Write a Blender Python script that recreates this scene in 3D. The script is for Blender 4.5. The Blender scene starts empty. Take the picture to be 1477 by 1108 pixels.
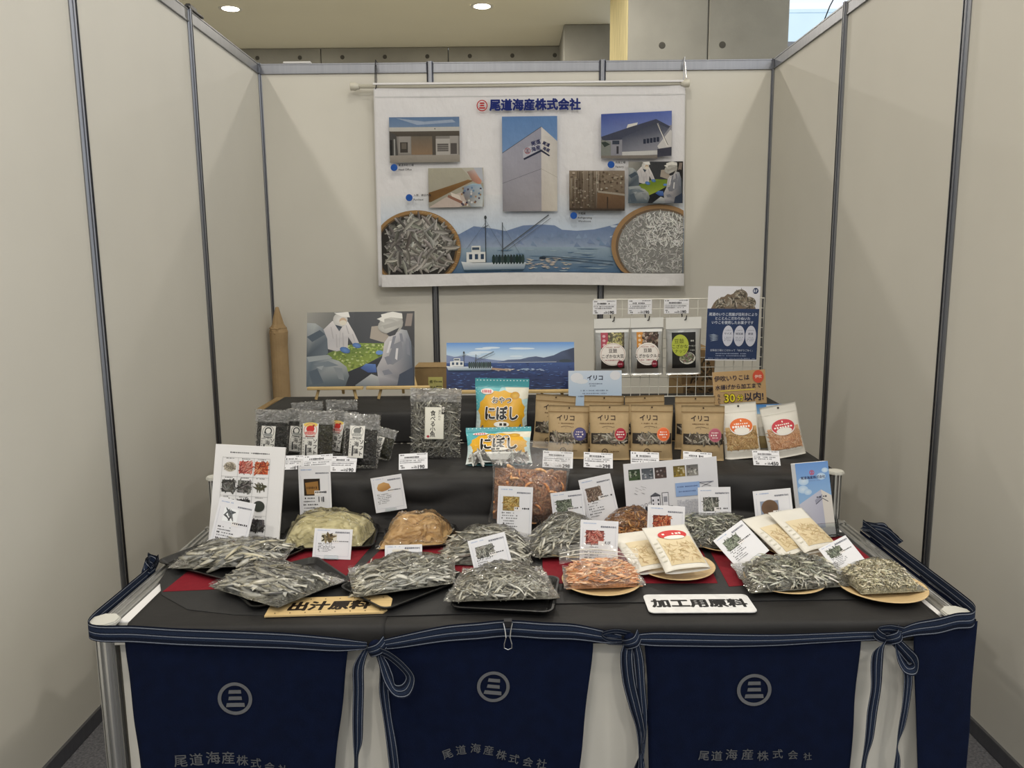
import bpy, math, random
from math import sin, cos, pi, radians, sqrt, atan2, hypot
from mathutils import Vector, Matrix, noise
from mathutils.geometry import tessellate_polygon

scene = bpy.context.scene
COL = scene.collection
random.seed(7)

# ------------------------------------------------------------------ camera
cam = bpy.data.cameras.new('camera')
cam.sensor_width = 36.0
cam.sensor_fit = 'HORIZONTAL'
cam.lens = 27.4953
cam.clip_start = 0.02
cam.clip_end = 2000
cam_o = bpy.data.objects.new('camera', cam)
COL.objects.link(cam_o)
cam_o.matrix_world = Matrix(((0.999956, 0.009277, 0.001055, -0.0359),
                             (-0.00039, 0.154402, -0.988008, -4.7230),
                             (-0.009329, 0.987965, 0.154399, 1.5655),
                             (0, 0, 0, 1)))
scene.camera = cam_o

# ------------------------------------------------------------------ world, exposure
scene.view_settings.view_transform = 'Standard'
scene.view_settings.look = 'None'
scene.view_settings.gamma = 1.0
scene.view_settings.use_curve_mapping = False
scene.view_settings.exposure = 0.0
world = bpy.data.worlds.new('world')
scene.world = world
world.use_nodes = True
bg = world.node_tree.nodes['Background']
bg.inputs['Color'].default_value = (0.93, 0.96, 1.0, 1)
bg.inputs['Strength'].default_value = 1.25

LAMP_W = 48.0            # each ceiling downlight
LAMP_COLOR = (1.0, 0.94, 0.85)
# downlights of the hall that light the booth, out of the frame
LAMPS = ((-2.6, 2.2, 44), (.5, 2.2, 44), (-2.5, -1.2, 15), (.1, -2.4, 22), (2.3, -1.2, 15), (-2.5, -4.2, 40), (-.5, -4.6, 30), (2.3, -4.2, 40), (-1.2, -7.0, 42), (1.3, -7.0, 42))   # x, y, watts

# ------------------------------------------------------------------ colour helpers
def lin(c):
    return tuple(((v / 255.0) / 12.92 if v / 255.0 <= 0.04045 else ((v / 255.0 + 0.055) / 1.055) ** 2.4) for v in c[:3])

def jit(c, a):
    k = random.uniform(-a, a)
    return tuple(max(0, min(255, v + k + random.uniform(-a * .25, a * .25))) for v in c)

def mixc(a, b, t):
    return tuple(a[i] + (b[i] - a[i]) * t for i in range(3))

# ------------------------------------------------------------------ materials
MATS = {}
def mat(name, col=None, rough=0.5, metal=0.0, spec=0.5, noise_scale=None, noise_amt=0.15, bump=0.0, bump_scale=80.0,
        attr=False, emit=None, emit_s=0, coat=0.0, stretch=None, bump_detail=4.0, col2=None):
    m = bpy.data.materials.new(name)
    m.use_nodes = True
    nt = m.node_tree
    b = nt.nodes['Principled BSDF']
    b.inputs['Roughness'].default_value = rough
    b.inputs['Metallic'].default_value = metal
    b.inputs['Specular IOR Level'].default_value = spec
    if coat:
        b.inputs['Coat Weight'].default_value = coat
        b.inputs['Coat Roughness'].default_value = 0.08
    tc = nt.nodes.new('ShaderNodeTexCoord')
    vec = tc.outputs['Object']
    if stretch:
        mp = nt.nodes.new('ShaderNodeMapping')
        mp.inputs['Scale'].default_value = stretch
        nt.links.new(vec, mp.inputs['Vector'])
        vec = mp.outputs['Vector']
    if attr:
        a = nt.nodes.new('ShaderNodeAttribute')
        a.attribute_name = 'Col'
        nt.links.new(a.outputs['Color'], b.inputs['Base Color'])
    else:
        c = lin(col)
        b.inputs['Base Color'].default_value = (*c, 1)
        if noise_scale:
            n = nt.nodes.new('ShaderNodeTexNoise')
            n.inputs['Scale'].default_value = noise_scale
            n.inputs['Detail'].default_value = 6
            nt.links.new(vec, n.inputs['Vector'])
            r = nt.nodes.new('ShaderNodeValToRGB')
            c2 = lin(col2) if col2 else tuple(v * (1 - noise_amt) for v in c)
            c1 = c if col2 else tuple(min(1, v * (1 + noise_amt)) for v in c)
            r.color_ramp.elements[0].color = (*c2, 1)
            r.color_ramp.elements[1].color = (*c1, 1)
            r.color_ramp.elements[0].position = 0.3
            r.color_ramp.elements[1].position = 0.7
            nt.links.new(n.outputs['Fac'], r.inputs['Fac'])
            nt.links.new(r.outputs['Color'], b.inputs['Base Color'])
    if bump:
        n = nt.nodes.new('ShaderNodeTexNoise')
        n.inputs['Scale'].default_value = bump_scale
        n.inputs['Detail'].default_value = bump_detail
        nt.links.new(vec, n.inputs['Vector'])
        bp = nt.nodes.new('ShaderNodeBump')
        bp.inputs['Strength'].default_value = bump
        bp.inputs['Distance'].default_value = 0.01
        nt.links.new(n.outputs['Fac'], bp.inputs['Height'])
        nt.links.new(bp.outputs['Normal'], b.inputs['Normal'])
    if emit:
        b.inputs['Emission Color'].default_value = (*lin(emit), 1)
        b.inputs['Emission Strength'].default_value = emit_s
    MATS[name] = m
    return m

def film_mat(name, gain=1.0, tint=(1, 1, 1), haze=0.0, bump=0.5, scale=28.0, rough=0.07):
    """clear plastic film: see-through with sharp wrinkled highlights"""
    m = bpy.data.materials.new(name)
    m.use_nodes = True
    nt = m.node_tree
    nt.nodes.remove(nt.nodes['Principled BSDF'])
    out = nt.nodes['Material Output']
    tr = nt.nodes.new('ShaderNodeBsdfTransparent')
    tr.inputs['Color'].default_value = (*tint, 1)
    gl = nt.nodes.new('ShaderNodeBsdfGlossy')
    gl.inputs['Roughness'].default_value = rough
    gl.inputs['Color'].default_value = (1, 1, 1, 1)
    fr = nt.nodes.new('ShaderNodeFresnel')
    fr.inputs['IOR'].default_value = 1.5
    mu = nt.nodes.new('ShaderNodeMath')
    mu.operation = 'MULTIPLY'
    mu.use_clamp = True
    mu.inputs[1].default_value = gain
    tc = nt.nodes.new('ShaderNodeTexCoord')
    n = nt.nodes.new('ShaderNodeTexNoise')
    n.inputs['Scale'].default_value = scale
    n.inputs['Detail'].default_value = 3
    n.inputs['Distortion'].default_value = 1.5
    bp = nt.nodes.new('ShaderNodeBump')
    bp.inputs['Strength'].default_value = bump
    bp.inputs['Distance'].default_value = 0.02
    nt.links.new(tc.outputs['Object'], n.inputs['Vector'])
    nt.links.new(n.outputs['Fac'], bp.inputs['Height'])
    nt.links.new(bp.outputs['Normal'], gl.inputs['Normal'])
    nt.links.new(bp.outputs['Normal'], fr.inputs['Normal'])
    nt.links.new(fr.outputs[0], mu.inputs[0])
    mx = nt.nodes.new('ShaderNodeMixShader')
    nt.links.new(mu.outputs[0], mx.inputs[0])
    nt.links.new(tr.outputs[0], mx.inputs[1])
    nt.links.new(gl.outputs[0], mx.inputs[2])
    last = mx
    if haze:
        df = nt.nodes.new('ShaderNodeBsdfDiffuse')
        df.inputs['Color'].default_value = (0.8, 0.8, 0.8, 1)
        mx2 = nt.nodes.new('ShaderNodeMixShader')
        mx2.inputs[0].default_value = haze
        nt.links.new(mx.outputs[0], mx2.inputs[1])
        nt.links.new(df.outputs[0], mx2.inputs[2])
        last = mx2
    nt.links.new(last.outputs[0], out.inputs['Surface'])
    MATS[name] = m
    return m

PANEL = mat('panel_laminate', (217, 214, 205), 0.55, spec=0.3, noise_scale=2.2, noise_amt=0.025)
ALU = mat('brushed_aluminium', (142, 144, 150), 0.36, metal=1.0, noise_scale=60, noise_amt=0.06, stretch=(1, 1, .05))
ALU_B = mat('bright_aluminium', (196, 196, 194), 0.34, metal=0.9, noise_scale=60, noise_amt=0.05, stretch=(1, 1, .05))
ALU_DARK = mat('aluminium_slot', (52, 52, 56), 0.5, metal=0.7)
CAPM = mat('post_cap_plastic', (205, 204, 196), 0.4)
CONC = mat('concrete', (152, 150, 142), 0.85, spec=0.2, noise_scale=1.4, noise_amt=0.16, bump=0.15, bump_scale=30)
CONC_Y = mat('lamplit_formwork_concrete', (214, 200, 150), 0.8, spec=0.2, noise_scale=6, noise_amt=0.2, stretch=(6, 6, .5))  # lamp-lit side of the pillar: warm light put into the colour as yellow
CONC_D = mat('concrete_cone_hole', (78, 76, 70), 0.9, noise_scale=40, noise_amt=0.1)
CEILM = mat('ceiling_board', (226, 221, 202), 0.9, spec=0.1, noise_scale=1.0, noise_amt=0.02)
HALLW = mat('hall_wall_paint', (150, 148, 142), 0.8, noise_scale=2, noise_amt=0.05)
HALLF = mat('pale_hall_floor', (205, 202, 194), 0.5, noise_scale=3, noise_amt=0.04)  # out-of-view hall floor, made pale to bounce light up to the ceiling
CARPET = mat('grey_carpet', (112, 112, 116), 0.95, spec=0.05, noise_scale=120, noise_amt=0.35, bump=0.6, bump_scale=300)
CLOTH = mat('black_nonwoven', (37, 36, 36), 0.62, spec=0.35, noise_scale=9, noise_amt=0.2, bump=0.12, bump_scale=26)
MATB = mat('black_mat_sheet', (44, 44, 45), 0.55, spec=0.35, noise_scale=30, noise_amt=0.1, bump=0.05, bump_scale=200)
RED = mat('red_paper', (122, 26, 38), 0.75, spec=0.2, noise_scale=60, noise_amt=0.08, bump=0.05, bump_scale=200)
TRAY = mat('black_tray_plastic', (20, 20, 21), 0.35, spec=0.5, noise_scale=30, noise_amt=0.1)
WOODP = mat('pale_plate_wood', (214, 186, 138), 0.45, noise_scale=9, noise_amt=0.12, stretch=(1, 12, 1))
EASELW = mat('easel_wood', (205, 176, 122), 0.55, noise_scale=14, noise_amt=0.12, stretch=(1, 8, 1))
KRAFT = mat('kraft_pouch_paper', (178, 154, 116), 0.6, spec=0.3, noise_scale=60, noise_amt=0.05, bump=0.1, bump_scale=22)
KRAFT_D = mat('kraft_wrapping_paper', (172, 146, 110), 0.8, spec=0.2, noise_scale=12, noise_amt=0.1, bump=0.3, bump_scale=30)
CARDB = mat('cardboard', (152, 128, 92), 0.85, spec=0.15, noise_scale=40, noise_amt=0.06)
WHITEP = mat('white_pouch_film', (226, 222, 212), 0.38, spec=0.45, bump=0.15, bump_scale=18, noise_scale=20, noise_amt=0.02)
SILVER = mat('silver_pouch_foil', (205, 205, 203), 0.3, metal=0.85, bump=0.35, bump_scale=24, noise_scale=14, noise_amt=0.05)
BOARD = mat('foam_board_white', (226, 225, 225), 0.6, noise_scale=30, noise_amt=0.01)
CARD = mat('card_paper', (226, 226, 230), 0.5, noise_scale=30, noise_amt=0.01)
PRINT = mat('printed_ink', attr=True, rough=0.5, spec=0.3)
PRINTG = mat('printed_ink_gloss', attr=True, rough=0.28, spec=0.5)
PRINTC = mat('printed_cloth', attr=True, rough=0.7, spec=0.25, bump=.9, bump_scale=13, bump_detail=3, stretch=(1, 1, .7))
BANNERC = mat('banner_cloth', (224, 223, 226), .7, spec=.25, noise_scale=300, noise_amt=.02, bump=.9, bump_scale=13, bump_detail=3, stretch=(1, 1, .7))
SASH = mat('striped_sash_weave', attr=True, rough=0.85, spec=0.15, bump=0.3, bump_scale=500)
NAVY = mat('navy_apron_canvas', (5, 16, 42), 0.85, spec=0.15, noise_scale=30, noise_amt=0.15, bump=0.12, bump_scale=500)
FISHM = mat('dried_fish_skin', attr=True, rough=0.3, spec=0.7)
SHRIMPM = mat('dried_shrimp_shell', attr=True, rough=0.45, spec=0.4)
GREENPOW = mat('green_powder', (206, 197, 154), 0.8, noise_scale=10, noise_amt=0.06, bump=0.1, bump_scale=12)
TANPOW = mat('tan_powder', (200, 164, 112), 0.85, noise_scale=10, noise_amt=0.08, bump=0.1, bump_scale=12)
WIREW = mat('white_coated_wire', (214, 212, 202), 0.45, noise_scale=30, noise_amt=0.01)
WIREB = mat('black_wire', (24, 24, 25), 0.4, noise_scale=30, noise_amt=0.1)
STEEL = mat('bright_steel', (200, 200, 200), 0.2, metal=1.0, noise_scale=30, noise_amt=0.03)
RODM = mat('ivory_rod', (214, 210, 196), 0.4, noise_scale=30, noise_amt=0.01)
LAMPM = mat('lamp_lens', (255, 250, 225), 0.5, emit=(255, 248, 222), emit_s=14.0, noise_scale=30, noise_amt=0.01)
LAMPR = mat('lamp_trim', (214, 210, 200), 0.4, noise_scale=30, noise_amt=0.01)
TOWER = mat('tower_cladding', (214, 232, 240), 0.5, noise_scale=0.1, noise_amt=0.03)
TOWERG = mat('tower_glazing', (170, 208, 232), 0.4, noise_scale=0.1, noise_amt=0.05)
FILM = film_mat('clear_bag_film', 1.05, bump=0.9, scale=30, rough=0.11)
FILMC = film_mat('crinkled_cello_film', 1.6, bump=1.0, scale=60, rough=0.14)
FILMT = film_mat('film_top_sheen', 2.6, bump=1.0, scale=70, rough=0.2, haze=0.36)  # white haze stands in for bright reflections on the crumpled film
FILMH = film_mat('hazy_zip_film', 1.6, bump=0.5, scale=18, haze=0.08, rough=0.1)
ACRYL = film_mat('clear_acrylic', 1.2, bump=0.0, tint=(.93, .95, .95), rough=0.03)
GLASS = film_mat('window_glass', 1.0, bump=0.0, tint=(.93, .96, .98), rough=0.01)

# ------------------------------------------------------------------ object helpers
def tag(o, label=None, cat=None, group=None, kind=None):
    if label: o['label'] = label
    if cat: o['category'] = cat
    if group: o['group'] = group
    if kind: o['kind'] = kind
    return o

def empty(name, loc=(0, 0, 0), rot=(0, 0, 0), label=None, cat=None, group=None, kind=None, parent=None):
    o = bpy.data.objects.new(name, None)
    o.empty_display_size = 0.05
    COL.objects.link(o)
    o.location = loc
    o.rotation_euler = rot
    if parent: o.parent = parent
    return tag(o, label, cat, group, kind)

class MB:
    """collects vertices and faces; build() links them as ONE mesh object"""
    def __init__(s):
        s.v = []; s.f = []; s.c = None
    def add(s, vs, fs, M=None):
        o = len(s.v)
        if M is not None: vs = [tuple(M @ Vector(p)) for p in vs]
        s.v += [tuple(p) for p in vs]
        s.f += [tuple(i + o for i in f) for f in fs]
        return s
    def box(s, x0, x1, y0, y1, z0, z1, b=0.0, M=None):
        if b <= 0:
            vs = [(x0, y0, z0), (x1, y0, z0), (x1, y1, z0), (x0, y1, z0), (x0, y0, z1), (x1, y0, z1), (x1, y1, z1), (x0, y1, z1)]
            fs = [(3, 2, 1, 0), (4, 5, 6, 7), (0, 1, 5, 4), (1, 2, 6, 5), (2, 3, 7, 6), (3, 0, 4, 7)]
            return s.add(vs, fs, M)
        b = min(b, .49 * abs(x1 - x0), .49 * abs(y1 - y0), .49 * abs(z1 - z0))
        vs = []
        def ring(i, z):
            return [(x0 + i, y0 + b, z), (x0 + b, y0 + i, z), (x1 - b, y0 + i, z), (x1 - i, y0 + b, z), (x1 - i, y1 - b, z), (x1 - b, y1 - i, z), (x0 + b, y1 - i, z), (x0 + i, y1 - b, z)]
        vs = [(x0 + b, y0 + b, z0), (x1 - b, y0 + b, z0), (x1 - b, y1 - b, z0), (x0 + b, y1 - b, z0)]
        vs += ring(0, z0 + b) + ring(0, z1 - b)
        vs += [(x0 + b, y0 + b, z1), (x1 - b, y0 + b, z1), (x1 - b, y1 - b, z1), (x0 + b, y1 - b, z1)]
        fs = [(3, 2, 1, 0), (20, 21, 22, 23)]
        for i in range(8):
            j = (i + 1) % 8
            fs.append((4 + i, 4 + j, 12 + j, 12 + i))
        corner = [(0, 1, 0), (2, 3, 1), (4, 5, 2), (6, 7, 3)]
        for a, c, k in corner:
            fs.append((k, 4 + c, 4 + a)); fs.append((20 + k, 12 + a, 12 + c))
        for k, (a, c) in enumerate([(1, 2), (3, 4), (5, 6), (7, 0)]):
            k2 = (k + 1) % 4
            fs.append((k, k2, 4 + c, 4 + a)); fs.append((20 + k2, 20 + k, 12 + a, 12 + c))
        return s.add(vs, fs, M)
    def tube(s, path, r, n=8, closed=False):
        P = [Vector(p) for p in path]
        rs = r if isinstance(r, (list, tuple)) else [r] * len(P)
        rings = []
        up = None
        for i, p in enumerate(P):
            a = P[i - 1] if (i > 0 or closed) else P[i]
            c = P[(i + 1) % len(P)] if (i < len(P) - 1 or closed) else P[i]
            t = (c - a).normalized()
            if up is None:
                up = Vector((0, 0, 1)) if abs(t.z) < .9 else Vector((1, 0, 0))
            e = t.cross(up).normalized()
            g = e.cross(t).normalized()
            up = g
            rings.append([tuple(p + e * (rs[i] * cos(2 * pi * k / n)) + g * (rs[i] * sin(2 * pi * k / n))) for k in range(n)])
        vs = [q for rr in rings for q in rr]
        fs = []
        L = len(P)
        for i in range(L if closed else L - 1):
            j = (i + 1) % L
            for k in range(n):
                m = (k + 1) % n
                fs.append((i * n + k, i * n + m, j * n + m, j * n + k))
        if not closed:
            fs.append(tuple(reversed(range(n))))
            fs.append(tuple((L - 1) * n + k for k in range(n)))
        return s.add(vs, fs)
    def prism(s, poly, z0, z1, M=None):
        n = len(poly)
        vs = [(x, y, z0) for x, y in poly] + [(x, y, z1) for x, y in poly]
        fs = [tuple(reversed(range(n))), tuple(range(n, 2 * n))]
        fs += [(i, (i + 1) % n, n + (i + 1) % n, n + i) for i in range(n)]
        return s.add(vs, fs, M)
    def lathe(s, prof, n=32, M=None):
        vs = []; fs = []
        for r, z in prof:
            vs += [(r * cos(2 * pi * k / n), r * sin(2 * pi * k / n), z) for k in range(n)]
        for i in range(len(prof) - 1):
            for k in range(n):
                m = (k + 1) % n
                fs.append((i * n + k, i * n + m, (i + 1) * n + m, (i + 1) * n + k))
        return s.add(vs, fs, M)
    def grid(s, fn, nu, nv, flip=False):
        vs = [fn(i / nu, j / nv) for j in range(nv + 1) for i in range(nu + 1)]
        fs = []
        for j in range(nv):
            for i in range(nu):
                a = j * (nu + 1) + i
                q = (a, a + 1, a + nu + 2, a + nu + 1)
                fs.append(q[::-1] if flip else q)
        return s.add(vs, fs)
    def mesh(s, name, m, smooth=False, cols=None):
        me = bpy.data.meshes.new(name)
        me.from_pydata(s.v, [], s.f)
        me.materials.append(m)
        if cols is not None:
            at = me.color_attributes.new('Col', 'FLOAT_COLOR', 'POINT')
            at.data.foreach_set('color', [x for c in cols for x in (*c, 1.0)])
        if smooth: me.polygons.foreach_set('use_smooth', [True] * len(me.polygons))
        me.update()
        return me
    def build(s, name, m, parent=None, smooth=False, cols=None, loc=None, rot=None):
        o = bpy.data.objects.new(name, s.mesh(name, m, smooth, cols))
        COL.objects.link(o)
        if parent: o.parent = parent
        if loc: o.location = loc
        if rot: o.rotation_euler = rot
        return o

def put(name, me, parent=None, loc=(0, 0, 0), rot=(0, 0, 0), scale=None):
    o = bpy.data.objects.new(name, me)
    COL.objects.link(o)
    if parent: o.parent = parent
    o.location = loc
    o.rotation_euler = rot
    if scale: o.scale = scale
    return o

# ------------------------------------------------------------------ flat print (ink shapes on a sheet)
GLYPH = {}
def glyphs(t):
    off = 0.0
    k = (t, off)
    if k not in GLYPH:
        c = bpy.data.curves.new('t', 'FONT')
        c.body = t; c.resolution_u = 2; c.offset = off
        o = bpy.data.objects.new('t', c)
        m = o.to_mesh()
        m.calc_loop_triangles()
        vs = [(v.co.x, v.co.y) for v in m.vertices]
        GLYPH[k] = (vs, [tuple(q.vertices) for q in m.loop_triangles])
        o.to_mesh_clear()
        bpy.data.objects.remove(o); bpy.data.curves.remove(c)
    return GLYPH[k]

class Pr:
    """ink shapes in a frame: u right, v DOWN, both 0..1 of the current frame; sheet is w x h metres, origin bottom centre"""
    def __init__(s, w, h, fmap=None, maxlen=None, step=1.2e-5, base=0.0003):
        s.w, s.h, s.map, s.maxlen, s.step = w, h, fmap, maxlen, step
        s.d = base
        s.v = []; s.c = []; s.t = []
        s.frame(0, 0, 1, 1)
    def frame(s, u0, v0, u1, v1):
        s.fr = (u0, v0, u1, v1); return s
    def xy(s, u, v):
        u0, v0, u1, v1 = s.fr
        return ((u0 + (u1 - u0) * u - .5) * s.w, (1 - (v0 + (v1 - v0) * v)) * s.h)
    def size(s):
        u0, v0, u1, v1 = s.fr
        return ((u1 - u0) * s.w, (v1 - v0) * s.h)
    def _tri(s, a, b, c, ca, cb, cc, d, depth=0):
        if s.maxlen and depth < 9:
            L = [(hypot(a[0] - b[0], a[1] - b[1]), 0), (hypot(b[0] - c[0], b[1] - c[1]), 1), (hypot(c[0] - a[0], c[1] - a[1]), 2)]
            l, k = max(L)
            if l > s.maxlen:
                if k == 1: a, b, c, ca, cb, cc = b, c, a, cb, cc, ca
                elif k == 2: a, b, c, ca, cb, cc = c, a, b, cc, ca, cb
                m = ((a[0] + b[0]) / 2, (a[1] + b[1]) / 2)
                cm = tuple((ca[i] + cb[i]) / 2 for i in range(3))
                s._tri(a, m, c, ca, cm, cc, d, depth + 1)
                s._tri(m, b, c, cm, cb, cc, d, depth + 1)
                return
        o = len(s.v)
        for p in (a, b, c):
            s.v.append((p[0], p[1], d))
        s.c += [ca, cb, cc]
        ccw = (b[0] - a[0]) * (c[1] - a[1]) - (b[1] - a[1]) * (c[0] - a[0]) > 0
        s.t.append((o, o + 1, o + 2) if ccw else (o, o + 2, o + 1))
    def polyxy(s, P, cols, d=None):
        s.d += s.step
        d = s.d if d is None else d
        if not isinstance(cols[0], (list, tuple)): cols = [cols] * len(P)
        cols = [lin(c) for c in cols]
        n = len(P)
        if n == 3: T = [(0, 1, 2)]
        elif n == 4: T = [(0, 1, 2), (0, 2, 3)]
        else: T = tessellate_polygon([[Vector((x, y, 0)) for x, y in P]])
        for a, b, c in T:
            s._tri(P[a], P[b], P[c], cols[a], cols[b], cols[c], d)
        return s
    def poly(s, pts, col, cols=None):
        return s.polyxy([s.xy(u, v) for u, v in pts], cols or col)
    def rect(s, u0, v0, u1, v1, col, col2=None, right=None):
        c2 = col2 or col
        if right: cols = [col, right, right, col]
        else: cols = [col, col, c2, c2]
        return s.polyxy([s.xy(u0, v0), s.xy(u1, v0), s.xy(u1, v1), s.xy(u0, v1)], cols)
    def ell(s, u, v, ru, rv, col, n=20, rim=None, a0=0, a1=360, rot=0):
        """ru, rv in frame units"""
        s.d += s.step
        cx, cy = s.xy(u, v); W, H = s.size()
        rx, ry = ru * W, rv * H
        cr, sr = cos(radians(rot)), sin(radians(rot))
        c = lin(col); cb = lin(rim or col)
        P = []
        for k in range(n + 1):
            a = radians(a0 + (a1 - a0) * k / n)
            x, y = rx * cos(a), ry * sin(a)
            P.append((cx + x * cr - y * sr, cy + x * sr + y * cr))
        for k in range(n):
            s._tri((cx, cy), P[k], P[k + 1], c, cb, cb, s.d)
        return s
    def ring(s, u, v, ru, wd, col, n=28, ratio=1.0):
        s.d += s.step
        cx, cy = s.xy(u, v); W, H = s.size(); r1 = ru * W; r0 = r1 * (1 - wd); c = lin(col)
        for k in range(n):
            a, b = 2 * pi * k / n, 2 * pi * (k + 1) / n
            A = (cx + r0 * cos(a), cy + r0 * ratio * sin(a)); B = (cx + r1 * cos(a), cy + r1 * ratio * sin(a))
            C = (cx + r1 * cos(b), cy + r1 * ratio * sin(b)); D = (cx + r0 * cos(b), cy + r0 * ratio * sin(b))
            s._tri(A, B, C, c, c, c, s.d); s._tri(A, C, D, c, c, c, s.d)
        return s
    def line(s, pts, wd, col):
        """wd in metres"""
        P = [s.xy(u, v) for u, v in pts]
        for (x0, y0), (x1, y1) in zip(P, P[1:]):
            l = hypot(x1 - x0, y1 - y0) or 1e-6
            nx, ny = -(y1 - y0) / l * wd / 2, (x1 - x0) / l * wd / 2
            s.polyxy([(x0 + nx, y0 + ny), (x1 + nx, y1 + ny), (x1 - nx, y1 - ny), (x0 - nx, y0 - ny)], col)
        return s
    def text(s, t, u, v, size, col, bold=0.0, sx=1.0, rot=0, align='c', vert=False, shear=0.0, sp=None):
        """size in metres (em); u, v = centre of the text"""
        s.d += s.step
        cx0, cy0 = s.xy(u, v); c = lin(col)
        cr, sr = cos(radians(rot)), sin(radians(rot))
        chunks = []
        if vert:
            n = len(t)
            for i, ch in enumerate(t):
                vs, tr = glyphs(ch)
                if not vs: continue
                mx = (min(p[0] for p in vs) + max(p[0] for p in vs)) / 2
                chunks.append(([((x - mx) * size * sx, (y - .38) * size + (((n - 1) / 2) - i) * size * (sp or 1.02)) for x, y in vs], tr))
        else:
            vs, tr = glyphs(t)
            if not vs: return s
            x0 = min(p[0] for p in vs); x1 = max(p[0] for p in vs)
            ox = {'c': (x0 + x1) / 2, 'l': x0, 'r': x1}[align]
            chunks.append(([((x - ox + shear * (y - .38)) * size * sx, (y - .38) * size) for x, y in vs], tr))
        offs = [(0, 0)]
        if bold:
            m = 4 if bold < .05 else 10
            offs = [(bold * size * .8 * cos(2 * pi * (k + .5) / m), bold * size * .8 * sin(2 * pi * (k + .5) / m)) for k in range(m)]
        for dx, dy in offs:
            cx, cy = cx0 + dx, cy0 + dy
            s.d += s.step * .02
            for vs, tr in chunks:
                if s.maxlen and size * .9 > s.maxlen:
                    q = [(cx + x * cr - y * sr, cy + x * sr + y * cr) for x, y in vs]
                    for a, b, e in tr: s._tri(q[a], q[b], q[e], c, c, c, s.d)
                    continue
                o = len(s.v)
                s.v += [(cx + x * cr - y * sr, cy + x * sr + y * cr, s.d) for x, y in vs]
                s.c += [c] * len(vs)
                s.t += [(o + a, o + b, o + e) for a, b, e in tr]
        return s
    def bars(s, u0, u1, v, hgt, col, n=None, fill=.72, seed=None):
        """one line of writing too small to read: a row of short strokes"""
        W, H = s.size()
        n = n or max(3, int((u1 - u0) * W / (hgt * H * 1.15)))
        du = (u1 - u0) / n
        s.d += s.step
        for k in range(n):
            if random.random() < .1: continue
            h = hgt * random.uniform(.55, 1)
            w = du * fill * random.uniform(.7, 1.15)
            a = s.xy(u0 + du * k, v - h / 2); b = s.xy(u0 + du * k + w, v + h / 2)
            s.polyxy([(a[0], a[1]), (b[0], a[1]), (b[0], b[1]), (a[0], b[1])], col, s.d)
        return s
    def fishes(s, poly_fn, n, length, wd, cols, dark=(34, 32, 30), bend=.25):
        """heap of little fish drawn as tapered strokes; poly_fn() gives a (u, v)"""
        for _ in range(n):
            u, v = poly_fn()
            cx, cy = s.xy(u, v)
            a = random.uniform(0, 2 * pi); L = length * random.uniform(.7, 1.2); w = wd * random.uniform(.8, 1.2)
            c = jit(random.choice(cols), 14); c2 = mixc(c, dark, .55)
            bd = random.uniform(-bend, bend)
            P = []; Q = []
            for k in range(5):
                t = k / 4 - .5
                ww = w * (1 - abs(t * 1.7) ** 2.2) * .5 + w * .06
                x = t * L; y = bd * L * (t * t - .12)
                P.append((cx + x * cos(a) - (y + ww) * sin(a), cy + x * sin(a) + (y + ww) * cos(a)))
                Q.append((cx + x * cos(a) - (y - ww) * sin(a), cy + x * sin(a) + (y - ww) * cos(a)))
            s.d += s.step * .12
            n0 = [c] * 5 + [c2] * 5
            cl = [lin(q) for q in n0]
            R = P + Q
            for k in range(4):
                s._tri(R[k], R[k + 1], R[6 + k], cl[0], cl[0], cl[9], s.d)
                s._tri(R[k], R[6 + k], R[5 + k], cl[0], cl[9], cl[9], s.d)
        return s
    def build(s, name, m, parent, loc=None, rot=None):
        f = s.map or (lambda x, y, d: (x, -d, y))
        me = bpy.data.meshes.new(name)
        me.from_pydata([f(x, y, d) for x, y, d in s.v], [], s.t)
        me.materials.append(m)
        at = me.color_attributes.new('Col', 'FLOAT_COLOR', 'POINT')
        at.data.foreach_set('color', [x for c in s.c for x in (c[0], c[1], c[2], 1.0)])
        me.update()
        o = bpy.data.objects.new(name, me)
        COL.objects.link(o)
        o.parent = parent
        if loc: o.location = loc
        if rot: o.rotation_euler = rot
        return o

def inrect(u0, v0, u1, v1):
    return lambda: (random.uniform(u0, u1), random.uniform(v0, v1))
def indisc(u, v, ru, rv):
    def f():
        a = random.uniform(0, 2 * pi); r = sqrt(random.random())
        return (u + ru * r * cos(a), v + rv * r * sin(a))
    return f
def inclip(f, test):
    def g():
        for _ in range(60):
            p = f()
            if test(*p): return p
        return p
    return g

# ================================================================== ROOM
def post_poly(r, depth=.007, g=.0045):
    P = []
    for k in range(8):
        a0 = pi / 8 + k * pi / 4; a1 = a0 + pi / 4
        A = (r * cos(a0), r * sin(a0)); B = (r * cos(a1), r * sin(a1))
        m = ((A[0] + B[0]) / 2, (A[1] + B[1]) / 2); l = hypot(*m)
        nx, ny = m[0] / l, m[1] / l; tx, ty = -ny, nx
        P += [A, (m[0] - tx * g, m[1] - ty * g), (m[0] - tx * g - nx * depth, m[1] - ty * g - ny * depth),
              (m[0] + tx * g - nx * depth, m[1] + ty * g - ny * depth), (m[0] + tx * g, m[1] + ty * g)]
    return P
POSTP = post_poly(.0215)
def post_mesh(z0, z1):
    return MB().prism(POSTP, z0, z1).mesh('post', ALU)

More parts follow.
